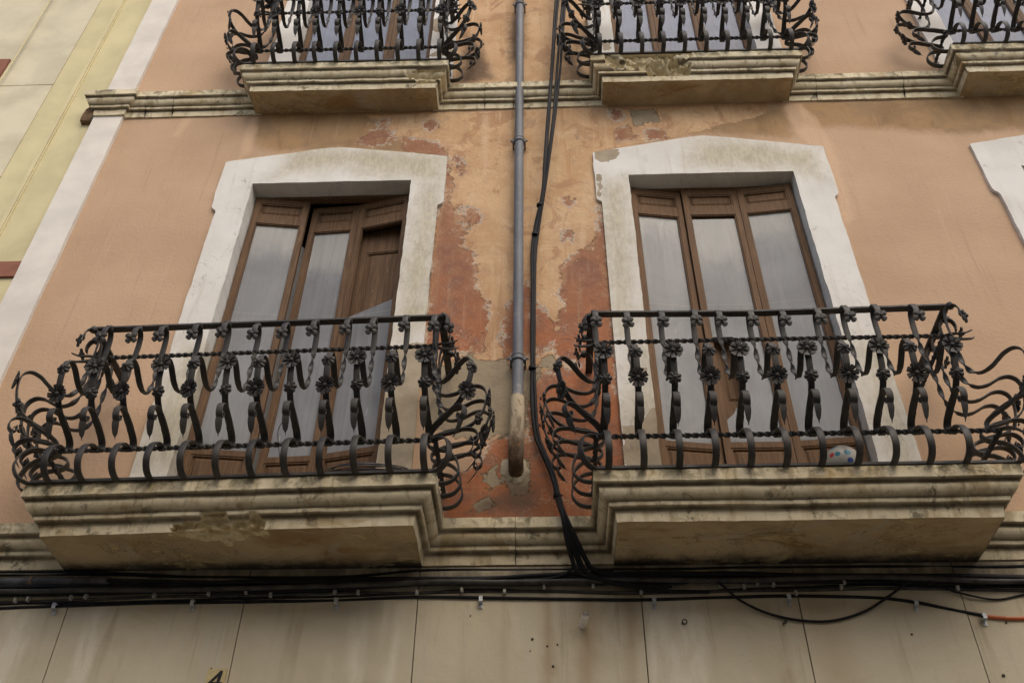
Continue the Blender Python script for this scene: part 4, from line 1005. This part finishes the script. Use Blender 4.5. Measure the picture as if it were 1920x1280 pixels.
J = [(1075, 1010, .15), (1088, 1050, .10), (1100, 1072, .07), (1130, 1086, .06), (1175, 1098, .045), (1235, 1107, .035), (1330, 1109, .03)]
vert(-9, .0085, [(1062, 1010, .15), (1073, 1050, .10), (1085, 1072, .07), (1120, 1085, .06), (1180, 1096, .05), (1260, 1098, .035)])
vert(-6, .008, J); vert(8, .0085, [(1080, 1012, .15), (1098, 1050, .09), (1112, 1066, .05), (1150, 1070, .03)])
vert(11, .006, [(1066, 1012, .15), (1074, 1050, .10), (1070, 1068, .07), (1040, 1082, .05), (990, 1086, .045), (930, 1083, .04), (850, 1092, .03)])
vert(-3, .007, [(1070, 1010, .15), (1082, 1050, .10), (1096, 1070, .07), (1140, 1092, .05), (1210, 1100, .045), (1290, 1090, .035)])
vert(14, .0075, [(1084, 1015, .14), (1102, 1052, .09), (1118, 1072, .055), (1170, 1080, .04), (1300, 1078, .03)], wob=2)
# ties on the vertical bundle
for x, y in ((1012, 385), (1003, 440), (998, 690), (1045, 930)):
    mb = MB(); p = W(x, y, (.07 if y < 400 else .045) if y < 900 else .066); mb.tube([Vector((0, 0, -.008)), Vector((0, 0, .008))], .022, 10); mb.tube([Vector((.018, 0, 0)), Vector((.03, -.006, .004))], .003, 5)
    tag(mb.build('cable_tie', M['cable'], None, p, smooth=50), 'black tie wrapped round the cables hanging beside the drainpipe', 'cable tie', 'black ties on the hanging cables')
# clips
def clip_mesh():
    mb = MB()
    mb.box(-.009, .009, -.003, 0, -.040, -.008); mb.box(-.009, .009, -.0285, -.0255, -.014, .013); mb.box(-.0088, .0088, -.0255, -.003, -.0145, -.0115); mb.box(-.0088, .0088, -.0255, .0, .011, .014)
    mb.tube([(0, -.001, -.028), (0, -.0065, -.028)], .0045, 8); return mb.mesh('cable_clip')
CM = clip_mesh(); CM.materials.append(M['clip'])
for x, y in ((105, 1133), (363, 1127), (632, 1123), (902, 1120), (1226, 1122), (1478, 1116), (1715, 1126), (1843, 1152)):
    o = bpy.data.objects.new('cable_clip', CM); COL.objects.link(o); p = W(x, y+6, .015); o.location = (p.x, -.0155, p.z)
    tag(o, 'small zinc clip screwed to the beige wall, pinning the lowest black cable', 'cable clip', 'zinc clips on the lowest cable')
mb = MB(); mb.box(-.007, .007, -.014, .004, -.011, .011); mb.box(-.005, .005, -.018, -.0138, -.006, .006); TM = mb.mesh('nail_clip'); TM.materials.append(M['tie'])
random.seed(5)
for x, y in ((30, 1126), (54, 1124), (134, 1121), (162, 1119), (290, 1117), (392, 1113), (462, 1110), (508, 1116), (628, 1111), (672, 1111), (782, 1112), (866, 1107), (946, 1110), (1020, 1101), (1112, 1100), (1202, 1111), (1262, 1095), (1350, 1097), (1395, 1100), (1420, 1092), (1450, 1096), (1492, 1112), (1577, 1101), (1582, 1092), (1795, 1103)):
    o = bpy.data.objects.new('cable_clip', TM); COL.objects.link(o); o.location = W(x, y, .026); o.rotation_euler.y = random.uniform(-.2, .2)
    tag(o, 'tiny pale plastic clip nailed over a cable of the horizontal bundle', 'cable clip', 'pale plastic clips on the cable bundle')

# ------------------------------------------------------------------ small things
# house number
p = W(405, 1272, .016); mb = MB(); mb.box(-.045, .045, -.006, .0, -.06, .058)
tl = mb.build('house_number_tile', M['tile'], None, (p.x, -.0165, p.z-.012)); tag(tl, 'small yellowed tile with a black figure 4 on the beige wall', 'house number')
mb = MB(); y0, y1 = -.0105, -.0062
def bar(x0, z0, x1, z1, w, a=0.0):
    v = Vector((x1-x0, z1-z0)).normalized(); q = Vector((-v.y, v.x))*w/2
    pts = [(x0+q.x, z0+q.y), (x0-q.x, z0-q.y), (x1-q.x, z1-q.y), (x1+q.x, z1+q.y)]
    mb.add([(a_, y0-a, b_) for a_, b_ in pts]+[(a_, y1, b_) for a_, b_ in pts], [(0, 1, 2, 3), (7, 6, 5, 4), (0, 4, 5, 1), (1, 5, 6, 2), (2, 6, 7, 3), (3, 7, 4, 0)])
bar(.022, .045, -.028, -.014, .010); bar(-.030, -.012, .034, -.012, .010, .0004); bar(.022, .047, .010, -.045, .014, .0008)
mb.build('digit', M['ink'], tl)
# pvc stub
p = W(1090, 1174, .014); mb = MB(); a, b = Vector((0, .03, 0)), Vector((.022, -.085, .022))
n = 14; mb.tube([a, b], .0165, n, False); mb.tube([b, a], .0125, n, False); 
mb.tube([b+Vector((0, .0005, 0)), b+Vector((0, -.001, 0))], .0166, n, False)
mb.tube([a+(b-a)*.3, a+(b-a)*.32], .0124, n, True)
tag(mb.build('pipe_stub', M['pvc'], None, p, smooth=50), 'short white plastic pipe stub sticking out of the beige wall', 'pipe stub')
# wall rings
for x, y, lab in ((1283, 1167, 'small black iron ring screwed into the pale streaked panel of the beige wall'), (1472, 1167, 'tiny dark bracket on the beige wall just under the sagging cable')):
    p = W(x, y, .016); mb = MB(); mb.ring((0, -.012, 0), (.3, 1, .2), .011 if x < 1400 else .006, .0028, 16, 6); mb.tube([(-.008, .004, -.004), (-.008, -.014, -.004)], .004, 6)
    tag(mb.build('wall_ring', M['ink'], None, p, smooth=50), lab, 'wall ring')
# drill holes: shallow dark discs let into the wall face (parts of the house)
for x, y, r in ((998, 1197, .006), (1026, 1210, .0045), (1045, 1207, .004), (882, 1153, .003), (1037, 1248, .006), (994, 1219, .0025), (1710, 1188, .005), (1882, 1265, .007), (396, 1252, .004), (1887, 1166, .005)):
    p = W(x, y, .0185); mb = MB(); r *= .8; mb.tube([(0, 0, 0), (0, .002, 0)], r, 10); mb.tube([(0, .0018, 0), (0, .004, 0)], r*1.4, 10); mb.build('drill_hole', M['groove'], house, p)
# wire coil
p = Vector((W(690, 880, .33).x, -.33, ZT)); mb = MB(); random.seed(8)
for i in range(14):
    r = random.uniform(.165, .21); t = R(random.uniform(20, 34)); ax = Vector((random.uniform(-.05, .05), -math.sin(t), math.cos(t)))
    mb.ring((random.uniform(-.012, .012), random.uniform(-.01, .01), .125+random.uniform(-.015, .015)), ax, r, .0026, 48, 5)
tag(mb.build('wire_coil', M['steelwire'], None, p, smooth=60), 'loose coil of thin dark wire lying behind the railing bottom', 'wire coil')
# ball
pb = WZ(1580, 868, ZT+.088); bm = bmesh.new(); bmesh.ops.create_uvsphere(bm, u_segments=32, v_segments=20, radius=.088)
bmesh.ops.create_cone(bm, cap_ends=True, segments=12, radius1=.006, radius2=.005, depth=.006, matrix=Matrix.Translation((0, 0, .0885)))
me = bpy.data.meshes.new('ball'); bm.to_mesh(me); bm.free()
tag(link('ball', me, M['ball'], None, (pb.x, pb.y, pb.z-.002), smooth=60), 'white toy ball with red and blue spots behind the railing', 'ball')
# loose thin wire on the left railing
cable([W(535, 782, .56), W(522, 805, .53), W(522, 830, .50), W(525, 862, .49), W(528, 890, .47)], .0018, 'thin loose wire dangling from the railing in front of the ajar doors', 'cable', None, 'loose_wire', raw=True)

# ------------------------------------------------------------------ neighbouring yellow house
yh = empty('yellow_house', (-4.4, .02, 0), 'pale yellow rendered house front adjoining at the left edge', 'house')
def ybox(name, x0, x1, y0, y1, z0, z1, m, st=.12):
    mb = MB(); n = max(1, int((x1-x0)/st)); k = max(1, int((z1-z0)/st))
    mb.grid([[(x0+(x1-x0)*i/n+4.4, y0-.02+nz((x0+i, 0, z0+j), .7)*.0015, z0+(z1-z0)*j/k) for i in range(n+1)] for j in range(k+1)])
    mb.box(x0+4.4, x1+4.4, y0-.0155, y1-.02, z0, z1); return mb.build(name, m, yh, smooth=40)
ybox('wall', -3.99, -3.475, .03, .3, 0, 12.2, M['yellow']); ybox('wall', -7.0, -3.99, .022, .3, 0, 12.2, M['cream'])
mb = MB()
for dx, w, h in ((0, .012, .014), (.014, .02, .02), (.036, .010, .012)):
    mb.box(-3.80+dx+4.4, -3.80+dx+w+4.4, .03-h-.02, .03, 0, 12.2)
mb.build('moulding', M['yellow_lt'], yh)
ybox('band', -3.99, -3.472, .012, .2, 6.27, 6.415, M['band']); ybox('band', -7.0, -3.992, .005, .2, 6.26, 6.42, M['band']); ybox('band', -7.0, -4.475, .005, .2, 8.66, 8.935, M['band'])
mb = MB()
for z in (5.98, 7.35, 8.55): mb.box(-7.0+4.4, -3.99+4.4, -.0005, .01, z, z+.006)
mb.build('joint', M['joint'], yh)
cable([Vector((-4.43+.008*math.sin(z*3), -.012, z)) for z in np.linspace(6.5, 12.1, 20)], .007, 'thin pale painted cable running up the yellow house', 'yellow_lt', None, 'wall_cable', raw=True)

# ------------------------------------------------------------------ street and the house opposite (out of frame; they shade the facade and fill its reflections)
mb = MB(); mb.box(-60, 60, -5.0, -1.2, -.2, 0); tag(mb.build('road', M['road']), kind='structure')
mb = MB(); mb.box(-60, 60, -1.198, .3, -.2, .12); mb.box(-60, 60, -6.5, -5.002, -.2, .12); tag(mb.build('pavement', M['pave']), kind='structure')
mb = MB(); mb.box(-400, 400, -400, 400, -.4, -.21); tag(mb.build('ground', M['pave']), kind='structure')
op = empty('opposite_house', (0, -6.5, 0), 'plain rendered house on the far side of the street, behind the viewer', 'house')
mb = MB(); mb.box(-14, 14, -5, 0, 0, 7.4); mb.build('wall', M['opp'], op)
mb = MB(); mb.box(-14.2, 14.2, -5.2, .25, 7.402, 7.6); mb.build('roof', M['band'], op)
for x in range(-12, 13, 4):
    for z in (1.0, 4.6):
        mb = MB(); mb.box(x-.6, x+.6, -.1, .012, z, z+2.4); f = mb.build('window', M['opwin'], op)
        mb = MB(); mb.box(x-.75, x-.602, -.1, .03, z, z+2.55); mb.box(x+.602, x+.75, -.1, .03, z, z+2.55); mb.box(x-.602, x+.602, -.1, .03, z+2.402, z+2.55); mb.build('window_frame', M['pil'], f)
